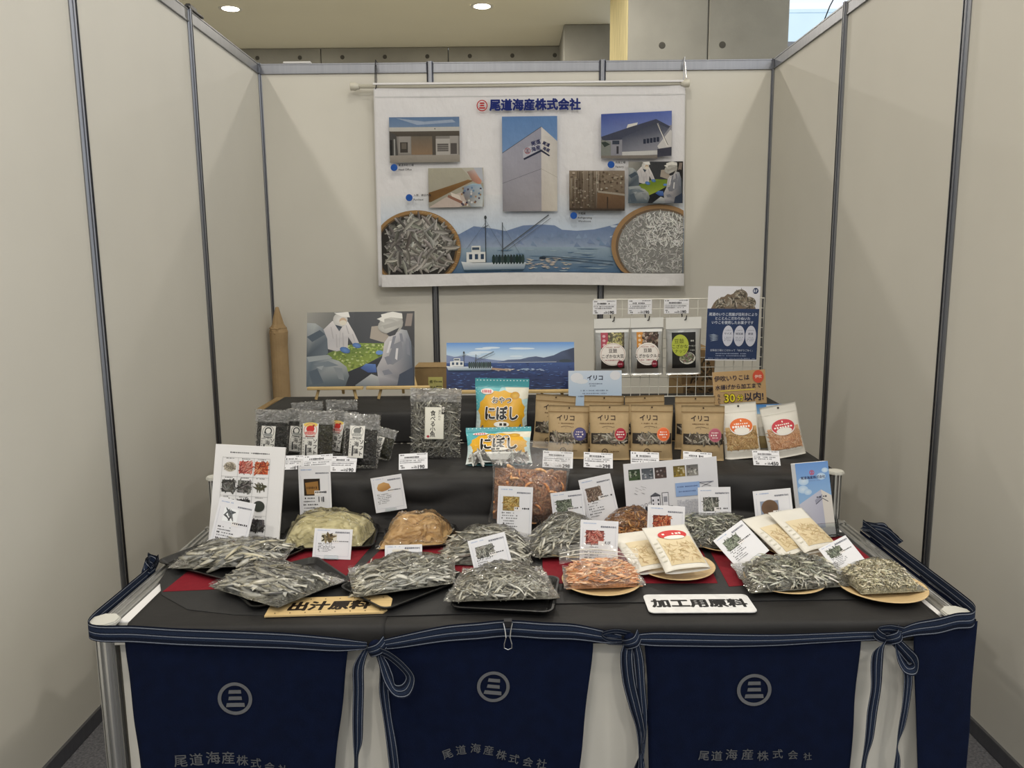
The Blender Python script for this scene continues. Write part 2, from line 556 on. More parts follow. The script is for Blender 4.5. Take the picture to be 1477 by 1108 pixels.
# booth: three panels across, three deep, 2.7 m high
BP = post_mesh(0, 2.705)
PANELME = MB().box(-.4775, .4775, -.004, .004, .05, 2.65, .001).mesh('panel', PANEL)
TOPR = MB().box(-.4765, .4765, -.0115, .0115, 2.645, 2.70, .003).box(-.4765, .4765, -.0135, .0135, 2.692, 2.70, .001).box(-.4765, .4765, -.0135, .0135, 2.643, 2.650, .001).mesh('top_rail', ALU)
BOTR = MB().box(-.4765, .4765, -.0115, .0115, 0, .055, .003).box(-.4765, .4765, -.0135, .0135, .048, .056, .001).mesh('bottom_rail', ALU)
def booth_wall(name, cx, cy, rz, posts):
    w = empty(name, (cx, cy, 0), (0, 0, rz), kind='structure')
    for k in (-1, 0, 1):
        put('panel', PANELME, w, (k * .99, 0, 0))
        put('top_rail', TOPR, w, (k * .99, 0, 0))
        put('bottom_rail', BOTR, w, (k * .99, 0, 0))
    for k in posts:
        put('post', BP, w, (k, 0, 0))
    return w
booth_wall('wall_back', 0, 0, 0, (-1.485, -.495, .495, 1.485))
booth_wall('wall_left', -1.485, -1.485, pi / 2, (-1.485, -.495, .495))
booth_wall('wall_right', 1.485, -1.485, pi / 2, (-1.485, -.495, .495))

tag(MB().grid(lambda u, v: (-12 + 24 * u, -12 + 21 * v, -.006), 12, 12).build('floor', HALLF), kind='structure')
tag(MB().box(-1.6, 1.6, -5.4, .1, -.006, 0, .002).build('floor', CARPET), kind='structure')

# hall behind the booth: low ceiling, concrete wall, column, daylight window
tag(MB().box(-12, 2.55, -7.5, 7.0, 4.57, 4.77).build('ceiling', CEILM), kind='structure')
tag(MB().box(2.56, 12, -7.5, 6.2, 9.0, 9.2).build('ceiling_high', CEILM), kind='structure')
wf = empty('wall_far', (0, 6.9, 0), kind='structure')
x = -9.9
while x < .7:
    x1 = min(x + 1.79, .9)
    MB().box(x, x1, 0, .2, 0, 4.568, .008).build('concrete_panel', CONC, wf)
    for k in range(3):
        hx = x + .3 + .6 * k
        if -4.0 < hx < .6:
            MB().lathe([(.0, .004), (.028, .004), (.03, .0)], 14, Matrix.Translation((hx, 0, 4.442)) @ Matrix.Rotation(pi / 2, 4, 'X')).build('tie_hole', CONC_D, wf)
    x += 1.80
pier = empty('wall_pier', (.96, 5.9, 0), kind='structure')
MB().box(-.30, .30, 0, .95, 0, 4.568, .01).build('pier_face', CONC, pier)

col = empty('concrete_pillar', (1.87, 3.2, 0), label='broad bare concrete pillar with round tie holes rising behind the back wall', cat='pillar')
for i, (a, b) in enumerate(((-.77, -.004), (.004, .77))):
    MB().box(a, b, 0, 1.4, 0, 8.98, .012).build('concrete_face', CONC, col)
for hx in (-0.44200000000000017, 0.137):
    for z in (2.3, 3.606, 4.7):
        MB().lathe([(.0, .004), (.028, .004), (.032, .0)], 16, Matrix.Translation((hx, 0, z)) @ Matrix.Rotation(pi / 2, 4, 'X')).build('tie_hole', CONC_D, col)

MB().box(-.776, -.771, .012, 1.388, 0, 4.568, .001).build('lit_side_face', CONC_Y, col)
# daylight window to the right of the pillar, tower block outside
ww = MB().box(2.65, 12, 6.0, 6.2, 0, 4.30).build('wall_window', CONC)
tag(ww, kind='structure')
win = empty('window_1', (7.3, 6.1, 4.3), kind='structure')
MB().box(-4.7, 4.7, -.06, .06, 0, .07, .005).build('window_sill', ALU, win)
for k in range(4):
    xx = -4.6 + k * 2.9
    MB().box(xx - .03, xx + .03, -.05, .05, .07, 4.7, .004).build('mullion', ALU, win)
    if k < 3: MB().box(xx + .03, xx + 2.87, -.004, .004, .07, 4.7).build('pane', GLASS, win)
tw = empty('tower_block', (111, 300, -13), label='pale blue glass tower block seen far away through the window', cat='building')
MB().box(-9, 9, 0, 18, 0, 104, .3).build('tower_body', TOWER, tw)
MB().box(-9, -3, -2.5, 0, 0, 88, .2).build('tower_wing', TOWER, tw)
for k in range(6):
    for j in range(5):
        MB().box(-2.2 + j * 2.2, -.6 + j * 2.2, -.25, .1, 96 - k * 7.5 - 5.5, 96 - k * 7.5, .05).build('window', TOWERG, tw)
MB().box(-9.2, 9.2, -.2, 18.2, 104, 105.2, .1).build('parapet', TOWER, tw)

tag(MB().box(-12, 12, -12.2, -12, 0, 4.57).build('wall_front_unseen', HALLW), kind='structure')  # this and the left hall wall: unseen, added to cut ambient light and reflections
tag(MB().box(-12.2, -12, -12, 7, 0, 4.57).build('wall_left_unseen', HALLW), kind='structure')
# ceiling downlights: two seen over the back wall, the rest of the hall's grid over and in front of the booth
TRIM = MB().lathe([(.10, -.004), (.115, -.006), (.135, -.004), (.138, 0)], 28).mesh('trim_ring', LAMPR, True)
LENS = MB().lathe([(0, -.002), (.10, -.002)], 28).mesh('lens', LAMPM)
lamp_data = bpy.data.lights.new('lamp_light', 'AREA')
lamp_data.shape = 'DISK'; lamp_data.size = 0.2; lamp_data.energy = LAMP_W; lamp_data.color = LAMP_COLOR
def downlight(x, y, label, pw=None):
    t = empty('ceiling_downlight', (x, y, 4.569), label=label, cat='ceiling light', group='round ceiling downlights')
    put('trim_ring', TRIM, t); put('lens', LENS, t)
    ld = lamp_data
    if pw:
        ld = lamp_data.copy(); ld.energy = pw
    l = bpy.data.objects.new('lamp_light', ld)
    COL.objects.link(l); l.parent = t; l.location = (0, 0, -.012)
downlight(-3.35, 5.15, 'round lit ceiling downlight at the upper left, the one nearer the left booth wall')
downlight(-.36, 5.15, 'round lit ceiling downlight above the middle of the banner')
for (x, y, pw) in LAMPS:
    downlight(x, y, 'round ceiling downlight out of view over the front of the booth', pw)
for (x, y) in ((-3.02, 4.6), (-.33, 4.6)):
    s_ = empty('ceiling_sprinkler', (x, y, 4.57), label='tiny dark sprinkler head on the ceiling near the ' + ('left' if x < -1 else 'right') + ' downlight', cat='sprinkler')
    MB().lathe([(.03, 0), (.03, -.01), (.012, -.012), (.012, -.05), (.03, -.052), (.03, -.058), (0, -.058)], 12).build('sprinkler_body', ALU_DARK, s_)

# small things on the wall tops
ck = empty('black_clip', (-1.485, -.93, 2.70), label='small black clip lying on top of the left wall rail', cat='clip')
MB().box(-.02, .02, -.09, .09, .001, .012, .003).box(-.012, .012, -.05, .03, .012, .03, .004).build('clip_body', TRAY, ck)
cw = MB().tube([(1.485, -.72 - .06 * k, 2.706 + .075 * sin(pi * min(1, k / 5))) for k in range(6)], .003, 6).build('thin_cable', WIREB)
tag(cw, 'thin dark cable arching over the top of the right wall rail', 'cable')
rl = MB().box(-1.34, -1.18, .0, .05, 2.701, 2.715, .004).build('white_strip_label', BOARD)
tag(rl, 'short white strip lying on the back wall rail near the left corner', 'strip')

# ================================================================== COUNTER
def octo(r): return [(r * cos(pi / 8 + k * pi / 4), r * sin(pi / 8 + k * pi / 4)) for k in range(8)]
def capmesh(r): 
    m = MB(); m.prism(octo(r), 0, .006); m.prism(octo(r * .93), .006, .009); return m.mesh('post_cap', CAPM)
def rail_bm(x0, x1, y0, y1, z0, z1, axis):
    """aluminium beam with two slots along its length, on the top and on the outer side"""
    m = MB()
    if axis == 'x':
        h = (z1 - z0) / 5
        m.box(x0, x1, y0 + .004, y1 - .004, z0, z1 - .002)
        for k in (0, 2, 4): m.box(x0, x1, y0, y1, z0 + h * k, z0 + h * (k + 1), .001)
    else:
        w = (x1 - x0) / 5
        m.box(x0 + .002, x1 - .002, y0, y1, z0 + .002, z1 - .005)
        for k in (0, 2, 4): m.box(x0 + w * k, x0 + w * (k + 1), y0, y1, z0, z1, .001)
    return m
ctr = empty('display_counter', (0, -2.70, 0), label='low front exhibition counter with aluminium posts and cream panels behind the navy aprons', cat='counter')
CP = MB().prism(post_poly(.0235), 0, .749).mesh('post', ALU_B)
CC = capmesh(.034)
for (x, y) in ((-.985, -3.02), (0, -3.02), (.985, -3.02), (-.985, -2.36), (.985, -2.36)):
    if x == 0:
        MB().prism(post_poly(.0235), 0, .7435).build('post', ALU_B, ctr, loc=(x, y + 2.70, 0))
        continue
    p = put('post', CP, ctr, (x, y + 2.70, 0))
    if y < -3: put('post_cap', CC, p, (0, 0, .749))
for s in (-1, 1):
    MB().box(s * .4925 - .465, s * .4925 + .465, -3.016 + 2.7, -3.008 + 2.7, .02, .70, .001).build('front_panel', PANEL, ctr)
    rail_bm(s * .4925 - .468, s * .4925 + .468, -3.034 + 2.7, -3.006 + 2.7, .70, .742, 'x').build('front_rail', ALU_B, ctr)
    MB().box(s * .985 - .004, s * .985 + .004, -3.0 + 2.7, -2.38 + 2.7, .02, .70, .001).build('side_panel', PANEL, ctr)
    rail_bm(s * .985 - .02, s * .985 + .02, -2.995 + 2.7, -2.385 + 2.7, .70, .749, 'y').build('side_rail', ALU_B, ctr)
MB().box(-.962, .962, -3.005 + 2.7, -2.34 + 2.7, .728, .7455, .002).build('counter_top', BOARD, ctr)

mid = empty('middle_riser', (0, -2.1, 0), label='middle stepped riser with black cloth over it and a capped post at its right end', cat='riser')
MP = MB().prism(post_poly(.02), 0, .893).mesh('post', ALU_B)
MC = capmesh(.027)
for (x, y) in ((-.985, -2.315), (.985, -2.315), (-.985, -1.93), (.985, -1.93)):
    p = put('post', MP, mid, (x, y + 2.1, 0))
    if y < -2: put('post_cap', MC, p, (0, 0, .893))
MB().box(-.958, .958, -2.325 + 2.1, -1.872 + 2.1, .876, .8965, .002).build('riser_top', PANEL, mid)
MB().box(-.962, .962, -2.318 + 2.1, -2.31 + 2.1, .752, .876, .001).build('front_panel', PANEL, mid)
for s in (-1, 1):
    MB().box(s * .985 - .004, s * .985 + .004, -2.295 + 2.1, -1.95 + 2.1, .02, .893, .001).build('side_panel', PANEL, mid)
top = empty('top_riser', (0, -1.68, 0), label='uppermost stepped riser at the back with black cloth over it', cat='riser')
TP = MB().prism(post_poly(.02), 0, 1.012).mesh('post', ALU_B)
for (x, y) in ((-.975, -1.835), (.975, -1.835), (-.975, -1.52), (.975, -1.52)):
    put('post', TP, top, (x, y + 1.68, 0))
MB().box(-.97, .97, -1.85 + 1.68, -1.51 + 1.68, .998, 1.0165, .002).build('riser_top', BOARD, top)
MB().box(-.95, .95, -1.847 + 1.68, -1.84 + 1.68, .897, .998, .001).build('front_panel', PANEL, top)

# black cloths
def spline(P, n):
    out = []
    for i in range(len(P) - 1):
        p0 = P[max(i - 1, 0)]; p1 = P[i]; p2 = P[i + 1]; p3 = P[min(i + 2, len(P) - 1)]
        for k in range(n):
            t = k / n
            out.append(tuple(.5 * (2 * p1[j] + (p2[j] - p0[j]) * t + (2 * p0[j] - 5 * p1[j] + 4 * p2[j] - p3[j]) * t * t + (3 * p1[j] - p0[j] - 3 * p2[j] + p3[j]) * t ** 3) for j in range(len(p1))))
    out.append(tuple(P[-1]))
    return out
def nz(x, y, z=0, s=1.0): return noise.noise(Vector((x * s, y * s, z * s)))
def sheet(name, prof, x0, x1, nu, wav, label, cat='tablecloth', xr=None, m=None):
    P = prof
    nv = len(P) - 1
    def fn(u, v):
        i = min(int(v * nv + 1e-6), nv)
        y, z = P[i][0], P[i][1]
        a = P[i][2] if len(P[i]) > 2 else 0
        x = x0 + (x1 - x0) * u
        if xr: x += xr(u, i / nv)
        k = nz(x * 3, y * 4, z * 7, 1.3) * wav * a + nz(x * 9, y * 3, z * 9, 1.1) * wav * .3 * a
        return (x, y - abs(k) * .8 - k * .2, z + max(0, k) * .15)
    o = MB().grid(fn, nu, nv).build(name, m or CLOTH, smooth=True)
    md = o.modifiers.new('thick', 'SOLIDIFY'); md.thickness = .0012; md.offset = 1
    return tag(o, label, cat)
lowp = [(-2.33 - .05 * k, .7485, .0) for k in range(14)] + spline([(-3.02, .7485, 0), (-3.036, .746, .1), (-3.043, .735, .3), (-3.044, .718, .7), (-3.044, .700, 1)], 4)
sheet('black_cloth', lowp, -.945, -.335, 40, .006, 'black nonwoven cloth over the left part of the low counter, its right end overlapping', xr=lambda u, v: .03 * (1 - u) * v)
sheet('black_cloth', [(y + .002 * min(1, v_ / 14), z - .0015, a) for v_, (y, z, a) in enumerate(lowp)], -.36, .945, 70, .005, 'black nonwoven cloth over the middle and right of the low counter')
midp = [(-1.875, .8985, 0), (-2.0, .8985, 0), (-2.1, .8985, 0), (-2.2, .8985, 0), (-2.29, .8985, 0)] + spline([(-2.315, .8985, 0), (-2.338, .893, .2), (-2.35, .872, .8), (-2.352, .84, 1.2), (-2.352, .80, 1.3), (-2.358, .775, 1), (-2.39, .757, .5), (-2.43, .7515, .1)], 5)
sheet('black_cloth', midp, -.955, .955, 90, .03, 'black cloth hanging in loose folds down the front of the middle riser', xr=lambda u, v: (.036 * (2 * u - 1)) * (v < .12))
topp = [(-1.515, 1.0185, 0), (-1.6, 1.0185, 0), (-1.7, 1.0185, 0), (-1.8, 1.0185, 0)] + spline([(-1.845, 1.0185, 0), (-1.86, 1.014, .1), (-1.866, .995, .5), (-1.868, .95, .8), (-1.869, .9005, .6)], 4)
sheet('black_cloth', topp, -.985, .985, 60, .008, 'black cloth over the uppermost riser at the back')

# mats and red papers on the low counter
def flat(name, poly, z, th, m, label, cat, lift=None, group=None):
    """thin sheet with the given outline"""
    mb = MB(); n = len(poly)
    T = tessellate_polygon([[Vector((x, y, 0)) for x, y in poly]])
    up = [(x, y, z + th + (lift(x, y) if lift else 0)) for x, y in poly]
    dn = [(x, y, z + (lift(x, y) if lift else 0)) for x, y in poly]
    mb.v = up + dn
    mb.f = [t if ((poly[t[1]][0] - poly[t[0]][0]) * (poly[t[2]][1] - poly[t[0]][1]) - (poly[t[1]][1] - poly[t[0]][1]) * (poly[t[2]][0] - poly[t[0]][0])) > 0 else t[::-1] for t in T]
    mb.f += [tuple(n + i for i in t[::-1]) for t in mb.f]
    mb.f += [(i, (i + 1) % n, n + (i + 1) % n, n + i) for i in range(n)]
    return tag(mb.build(name, m), label, cat, group)
ZT = .7487
flat('black_mat', [(-.975, -2.72), (-.955, -2.50), (-.02, -2.44), (-.03, -2.985), (-.45, -3.005), (-.70, -2.985), (-.82, -2.955), (-.92, -2.87), (-.965, -2.78)], ZT, .0012, MATB, 'black mat sheet under the left red papers, its front left corner cut round', 'mat')
flat('black_mat', [(.02, -2.44), (.955, -2.46), (.955, -2.90), (.90, -2.93), (.02, -2.94)], ZT, .0012, MATB, 'black mat sheet under the right red papers', 'mat')
flat('red_paper', [(-.925, -2.852), (-.487, -2.812), (-.447, -2.50), (-.90, -2.53)], .7501, .0008, RED, 'leftmost red paper sheet on the counter, under the silvery fish bags', 'paper')
flat('red_paper', [(-.468, -2.80), (-.06, -2.81), (-.05, -2.50), (-.405, -2.50)], .7501, .0008, RED, 'red paper sheet under the tan powder bag and the cards beside it', 'paper')
flat('red_paper', [(.038, -2.822), (.482, -2.83), (.506, -2.47), (.045, -2.48)], .7501, .0008, RED, 'red paper sheet under the pink shrimp card and white packs', 'paper')
flat('red_paper', [(.505, -2.852), (.82, -2.80), (.945, -2.72), (.94, -2.50), (.525, -2.49)], .7501, .0008, RED, 'rightmost red paper sheet, reaching to the right rail', 'paper')

# ================================================================== PICTURES
NV = (24, 40, 112); INK = (30, 30, 34)
FISHC = [(150, 146, 134), (186, 182, 168), (112, 108, 98), (204, 200, 188)]
SHR = [(206, 120, 84), (224, 158, 116), (178, 84, 58)]

def logo_ring(p, u, v, r, col, wd=.2, bar=None):
    """company mark: a ring with three bars"""
    W, H = p.size()
    p.ring(u, v, r, wd, col)
    b = bar or col
    k = r; kv = r * W / H
    for dv, hw in ((-.42, .42), (0, .36), (.42, .55)):
        p.rect(u - hw * k, v + (dv - .13) * kv, u + hw * k, v + (dv + .13) * kv, b)

def workers_picture(p, detail=True):
    g = p
    g.rect(0, 0, 1, 1, (58, 60, 64), (40, 42, 46))
    g.poly([(0, 0), (.27, 0), (.2, .5), (0, .5)], (136, 134, 128), [(150, 148, 142), (110, 110, 106), (90, 90, 88), (120, 118, 112)])
    g.poly([(.44, 0), (.7, 0), (.68, .5), (.42, .4)], (52, 54, 58))
    g.poly([(.6, .2), (.76, .18), (.76, .44), (.585, .36)], (158, 148, 136))
    g.poly([(.88, 0), (1, 0), (1, .5), (.9, .3)], (34, 32, 32)); g.poly([(.93, .03), (.985, .03), (.97, .2), (.91, .2)], (128, 116, 108))
    g.poly([(.18, .56), (.46, .42), (.72, .43), (.76, .55), (.4, .82), (.26, .66)], (116, 136, 40), [(98, 122, 40), (126, 146, 50), (108, 132, 44), (120, 140, 42), (146, 160, 62), (130, 150, 52)])
    if detail:
        for _ in range(240):
            u, v = random.uniform(.25, .72), random.uniform(.44, .8)
            if v > .82 - (u - .4) * .8 or v < .52 - (u - .2) * .4 or (u < .4 and v > .55 + (u - .2) * 1.1): continue
            g.ell(u, v, random.uniform(.006, .016), random.uniform(.006, .014), jit(random.choice([(150, 170, 70), (96, 118, 30), (180, 190, 120)]), 12), 5)
    g.poly([(.36, .82), (.7, .62), (.7, .72), (.43, 1), (.38, 1)], (24, 26, 32))
    g.poly([(.45, .99), (.6, .84), (.74, .92), (.76, 1), (.46, 1)], (146, 150, 154), [(110, 120, 128), (180, 182, 182), (160, 160, 160), (120, 124, 130), (100, 106, 112)])
    # worker behind the table
    g.poly([(.15, .24), (.235, .12), (.38, .13), (.44, .28), (.485, .42), (.43, .44), (.385, .34), (.38, .5), (.28, .53), (.2, .5), (.14, .4)], (206, 202, 202), [(190, 186, 188), (214, 210, 210), (216, 212, 210), (200, 196, 196), (190, 186, 186), (176, 172, 174), (186, 182, 184), (196, 192, 192), (186, 182, 184), (190, 186, 188), (180, 178, 182)])
    g.ell(.31, .105, .068, .098, (212, 210, 206), 18, (186, 184, 180)); g.poly([(.25, .01), (.385, .0), (.4, .075), (.32, .06)], (222, 220, 216))
    g.ell(.335, .125, .035, .05, (190, 164, 138), 12); g.ell(.335, .145, .034, .035, (214, 206, 190), 12); g.poly([(.26, .17), (.3, .21), (.33, .2), (.3, .26)], (60, 70, 84))
    g.line([(.31, .24), (.3, .48)], .0012, (150, 148, 150))
    g.ell(.355, .515, .05, .04, (92, 132, 190), 12, (60, 96, 150), rot=-20); g.ell(.465, .455, .042, .035, (92, 132, 190), 12, (60, 96, 150), rot=-15)
    # worker in the left foreground, seen from behind
    g.poly([(0, .58), (.06, .62), (.19, .61), (.3, .66), (.37, .74), (.395, .86), (.36, 1), (0, 1)], (92, 104, 114), [(120, 130, 138), (96, 108, 118), (132, 140, 146), (164, 168, 168), (150, 154, 154), (110, 118, 122), (66, 78, 88), (70, 84, 96)])
    g.poly([(0, .14), (.08, .15), (.15, .22), (.19, .36), (.2, .56), (.12, .62), (0, .6)], (98, 110, 120), [(160, 164, 166), (168, 172, 172), (120, 128, 134), (84, 94, 104), (96, 106, 114), (84, 96, 106), (60, 70, 80)])
    g.poly([(0, .33), (.12, .24), (.17, .3), (.05, .4)], (66, 78, 90)); g.poly([(0, .6), (.2, .575), (.24, .62), (.02, .67)], (150, 156, 158))
    for q in ((.22, .2, .24, .36), (.36, .18, .385, .3), (.42, .3, .44, .4), (.27, .3, .275, .48), (.33, .28, .335, .46)):
        g.poly([(q[0], q[1]), (q[0] + .008, q[1]), (q[2] + .012, q[3]), (q[2], q[3])], (172, 168, 170))
    g.poly([(.06, .7), (.2, .66), (.3, .72), (.18, .74)], (112, 122, 130)); g.poly([(.02, .8), (.1, .76), (.16, .95), (.06, .98)], (74, 86, 98)); g.poly([(.25, .74), (.33, .76), (.35, .92), (.3, .9)], (128, 134, 138)); g.poly([(.09, .74), (.16, .72), (.14, .78)], (150, 156, 160))
    # worker on the right
    g.poly([(.72, .42), (.78, .3), (.86, .24), (.93, .26), (.97, .42), (.99, 1), (.68, 1), (.66, .86), (.65, .76), (.7, .62)], (150, 150, 156), [(190, 186, 186), (196, 192, 194), (180, 178, 180), (140, 144, 150), (96, 104, 116), (50, 58, 72), (110, 112, 120), (170, 168, 172), (160, 158, 162), (176, 172, 174)])
    g.poly([(.8, .45), (.88, .4), (.9, .62), (.8, .72), (.74, .7)], (120, 122, 130)); g.poly([(.86, .85), (.99, .75), (.99, 1), (.84, 1)], (44, 54, 72))
    g.ell(.785, .155, .11, .15, (202, 200, 194), 20, (150, 148, 142)); g.ell(.76, .2, .1, .1, (190, 188, 182), 16, (160, 158, 152)); g.poly([(.65, .1), (.72, .06), (.72, .15)], (214, 212, 206))
    g.line([(.68, .2), (.87, .13)], .002, (150, 148, 142)); g.poly([(.74, .3), (.86, .22), (.82, .32), (.77, .34)], (40, 40, 44))
    g.poly([(.5, .76), (.55, .7), (.64, .71), (.65, .82), (.57, .82)], (64, 96, 160), [(50, 80, 140), (90, 124, 184), (84, 116, 176), (60, 88, 150), (44, 70, 128)])
    g.ell(.675, .555, .035, .03, (96, 136, 194), 10)
    for q in (((.8, .34), (.83, .33), (.8, .5), (.775, .5)), ((.86, .3), (.885, .3), (.9, .42), (.87, .4)), ((.72, .62), (.76, .6), (.8, .7), (.75, .72)), ((.7, .8), (.76, .78), (.8, .84), (.72, .86)), ((.92, .36), (.945, .38), (.96, .6), (.93, .58))):
        g.poly(list(q), (118, 120, 130))
    for q in (((.77, .4), (.79, .4), (.76, .56), (.74, .56)), ((.83, .5), (.85, .5), (.84, .66), (.82, .64))):
        g.poly(list(q), (204, 202, 204))
    g.poly([(.69, .04), (.8, .005), (.885, .03), (.89, .1), (.78, .08), (.7, .11)], (216, 214, 208)); g.poly([(.7, .19), (.86, .13), (.89, .17), (.72, .24)], (158, 156, 150))

def sea_boat(p, u, v, k, hs=.8, ms=.8, tip=(.85, -.83)):
    """fishing boat with two masts and a long derrick; k = length in frame units"""
    W, H = p.size(); r = k * W / H
    P = lambda a, b: (u + a * k, v + b * r * (hs if b > -.5 else ms))
    T = lambda a, b: (u + a * k, v + b * r)
    p.poly([P(-.5, -.16), P(-.32, -.13), (P(.5, -.13)), P(.47, .0), P(-.46, .0)], (206, 214, 220), [(226, 230, 232), (210, 216, 222), (190, 202, 212), (120, 140, 160), (140, 156, 172)])
    p.poly([P(-.46, .0), P(.47, .0), P(.45, .03), P(-.45, .03)], (60, 84, 104))
    p.rect(*P(-.42, -.34), *P(-.12, -.14), (222, 224, 224)); p.rect(*P(-.34, -.46), *P(-.2, -.34), (214, 216, 214))
    for q in (-.38, -.29, -.2): p.rect(*P(q, -.3), *P(q + .05, -.2), (50, 70, 96))
    p.rect(*P(-.33, -.43), *P(-.22, -.38), (60, 76, 96))
    for q in range(11):
        a = .0 + q * .045
        p.ell(*P(a, -.19), .026 * k, .08 * r, jit((44, 62, 62), 14), 7)
    p.line([P(-.12, -.14), P(-.12, -1.0)], .012 * k * W, (44, 52, 58)); p.line([P(.14, -.14), P(.14, -.9)], .012 * k * W, (52, 60, 66))
    p.line([P(.12, -.36), T(*tip)], .014 * k * W, (86, 92, 98)); p.line([P(.2, -.36), T(tip[0] + .03, tip[1] + .05)], .006 * k * W, (96, 102, 108))
    p.line([P(-.12, -.95), P(.14, -.4)], .004 * k * W, (90, 98, 108)); p.line([P(-.12, -.9), P(-.42, -.4)], .004 * k * W, (90, 98, 108)); p.line([P(.14, -.85), P(.4, -.3)], .004 * k * W, (90, 98, 108))
    p.line([P(-.16, -.8), P(-.08, -.85)], .01 * k * W, (60, 66, 72)); p.ell(*P(-.12, -1.0), .02 * k, .03 * r, (60, 66, 70), 8)

# ------------------------------------------------------------------ banner on its tension rod
BW, BH = 1.775, 1.143
def banner_map(x, y, d):
    t = y / BH
    xx = x * (1 + .014 * (1 - t))
    k = nz(x * 2.0, y * 1.5, 3.1) * .010 + nz(x * 4, y * 3, 9.0) * .0022
    k += .010 * math.exp(-((x - .86) / .09) ** 2) * (1 - abs(t - .6))
    zz = y + .006 * cos(x * 3.4) * (1 - t) - .0045 * (x / .88) * (1 - t)
    return (xx, -(d + k), zz)
rod_y = -.062
bn = empty('banner', (.074, rod_y, 1.428), label='large white cloth banner of photos, fish baskets and a boat on back wall', cat='banner')
bm = MB()
bm.grid(lambda u, v: banner_map((u - .5) * BW, v * BH, 0), 130, 84)
o = bm.build('cloth', BANNERC, bn, smooth=True)
md = o.modifiers.new('thick', 'SOLIDIFY'); md.thickness = .001; md.offset = -1
bl = MB().grid(lambda u, v: ((u - .5) * BW, -.016 * cos(pi * v), BH + .014 * sin(pi * v) - .006), 60, 8).build('rod_sleeve', BANNERC, bn, smooth=True)
pr = Pr(BW, BH, banner_map, maxlen=.02, base=.0012, step=6e-5)
B_ = lambda x, y: ((x - 125) / 1250, (y - 112) / 825)
def BP_(pts, col, cols=None): pr.frame(0, 0, 1, 1).poly([B_(*q) for q in pts], col, cols)
def BR(x0, y0, x1, y1, c, c2=None): pr.frame(0, 0, 1, 1).rect(*B_(x0, y0), *B_(x1, y1), c, c2)
BR(142, 560, 1376, 690, (222, 223, 226), (196, 208, 224)); BR(142, 690, 1376, 885, (196, 208, 224), (176, 196, 216))
BR(130, 160, 1376, 165, (206, 206, 208))
# sea and hills along the bottom
BP_([(143, 770), (460, 722), (520, 690), (590, 700), (650, 712), (720, 690), (800, 686), (850, 690), (880, 708), (940, 712), (1010, 706), (1060, 694), (1110, 680), (1376, 700), (1376, 790), (143, 790)], (118, 138, 172),
    [(150, 164, 188)] + [(112, 132, 168)] * 13 + [(150, 166, 190), (150, 166, 190)])
for k in range(26):
    a = 560 + k * 22 + random.uniform(-8, 8); b = random.uniform(712, 760)
    BP_([(a, b), (a + random.uniform(8, 22), b + random.uniform(14, 26)), (a - random.uniform(4, 14), b + random.uniform(14, 24))], jit((126, 146, 178), 8))
BR(143, 780, 1376, 886, (146, 166, 184), (72, 102, 134))
for k in range(60):
    a, b = random.uniform(560, 1330), 785 + 98 * random.random() ** .8
    w = random.uniform(20, 120)
    BP_([(a, b), (a + w, b + random.uniform(-1, 1)), (a + w * .6, b + random.uniform(2, 4)), (a + w * .2, b + 2.5)], jit(random.choice([(84, 116, 148), (160, 178, 192), (62, 92, 126)]), 8))
for k in range(40):
    a, b = random.uniform(720, 900), random.uniform(824, 868)
    BP_([(a, b), (a + 24, b + 1), (a + 12, b + 5)], jit((196, 186, 176), 14))
pr.line([B_(800, 818), B_(1090, 838)], .003, (50, 66, 86)); pr.line([B_(800, 824), B_(1090, 852)], .003, (60, 76, 96)); pr.ell(*B_(800, 826), .012, .007, (40, 52, 66), 8)
pr.frame(0, 0, 1, 1)
sea_boat(pr, *B_(600, 872), .212)
# basket of dried anchovies, lower left; basket of whitebait, lower right
def cut_disc(cx, cy, rx, ry, col, x0, x1, y1, rim=None):
    P = []
    for k in range(56):
        a = 2 * pi * k / 56
        P.append((min(max(cx + rx * cos(a), x0), x1), min(cy + ry * sin(a), y1)))
    Q = [P[0]]
    for q in P[1:]:
        if hypot(q[0] - Q[-1][0], q[1] - Q[-1][1]) > .5: Q.append(q)
    BP_(Q, col)
cut_disc(285, 782, 182, 162, (150, 118, 78), 143, 1372, 888); cut_disc(283, 784, 168, 150, (96, 76, 52), 143, 1372, 888); cut_disc(283, 784, 160, 144, (46, 44, 42), 143, 1372, 888)
for k in range(0, 40):
    a = radians(-95 + k * 3.6); x0, y0 = 285 + 175 * cos(a), 782 + 156 * sin(a)
    if y0 < 884: pr.ell(*B_(x0, y0), .005, .0035, jit((170, 138, 96), 16), 6)
inA = lambda u, v: 172 < u * 1250 + 125 and ((u * 1250 + 125 - 283) / 150) ** 2 + ((v * 825 + 112 - 784) / 132) ** 2 < 1 and v * 825 + 112 < 862
pr.fishes(inclip(inrect(.01, .62, .26, .935), inA), 330, .085, .017, [(150, 148, 142), (178, 176, 170), (116, 114, 110), (196, 194, 188)])
cut_disc(1272, 772, 192, 170, (156, 124, 88), 143, 1371, 886); cut_disc(1274, 775, 176, 156, (110, 92, 74), 143, 1371, 886); cut_disc(1276, 777, 168, 150, (140, 140, 138), 143, 1371, 886)
inB = lambda u, v: u * 1250 + 125 < 1366 and ((u * 1250 + 125 - 1276) / 164) ** 2 + ((v * 825 + 112 - 777) / 143) ** 2 < 1 and v * 825 + 112 < 880
pr.fishes(inclip(inrect(.75, .6, 1, .935), inB), 700, .03, .0036, [(226, 226, 224), (206, 206, 204), (240, 240, 238), (150, 150, 148)], dark=(120, 118, 116))
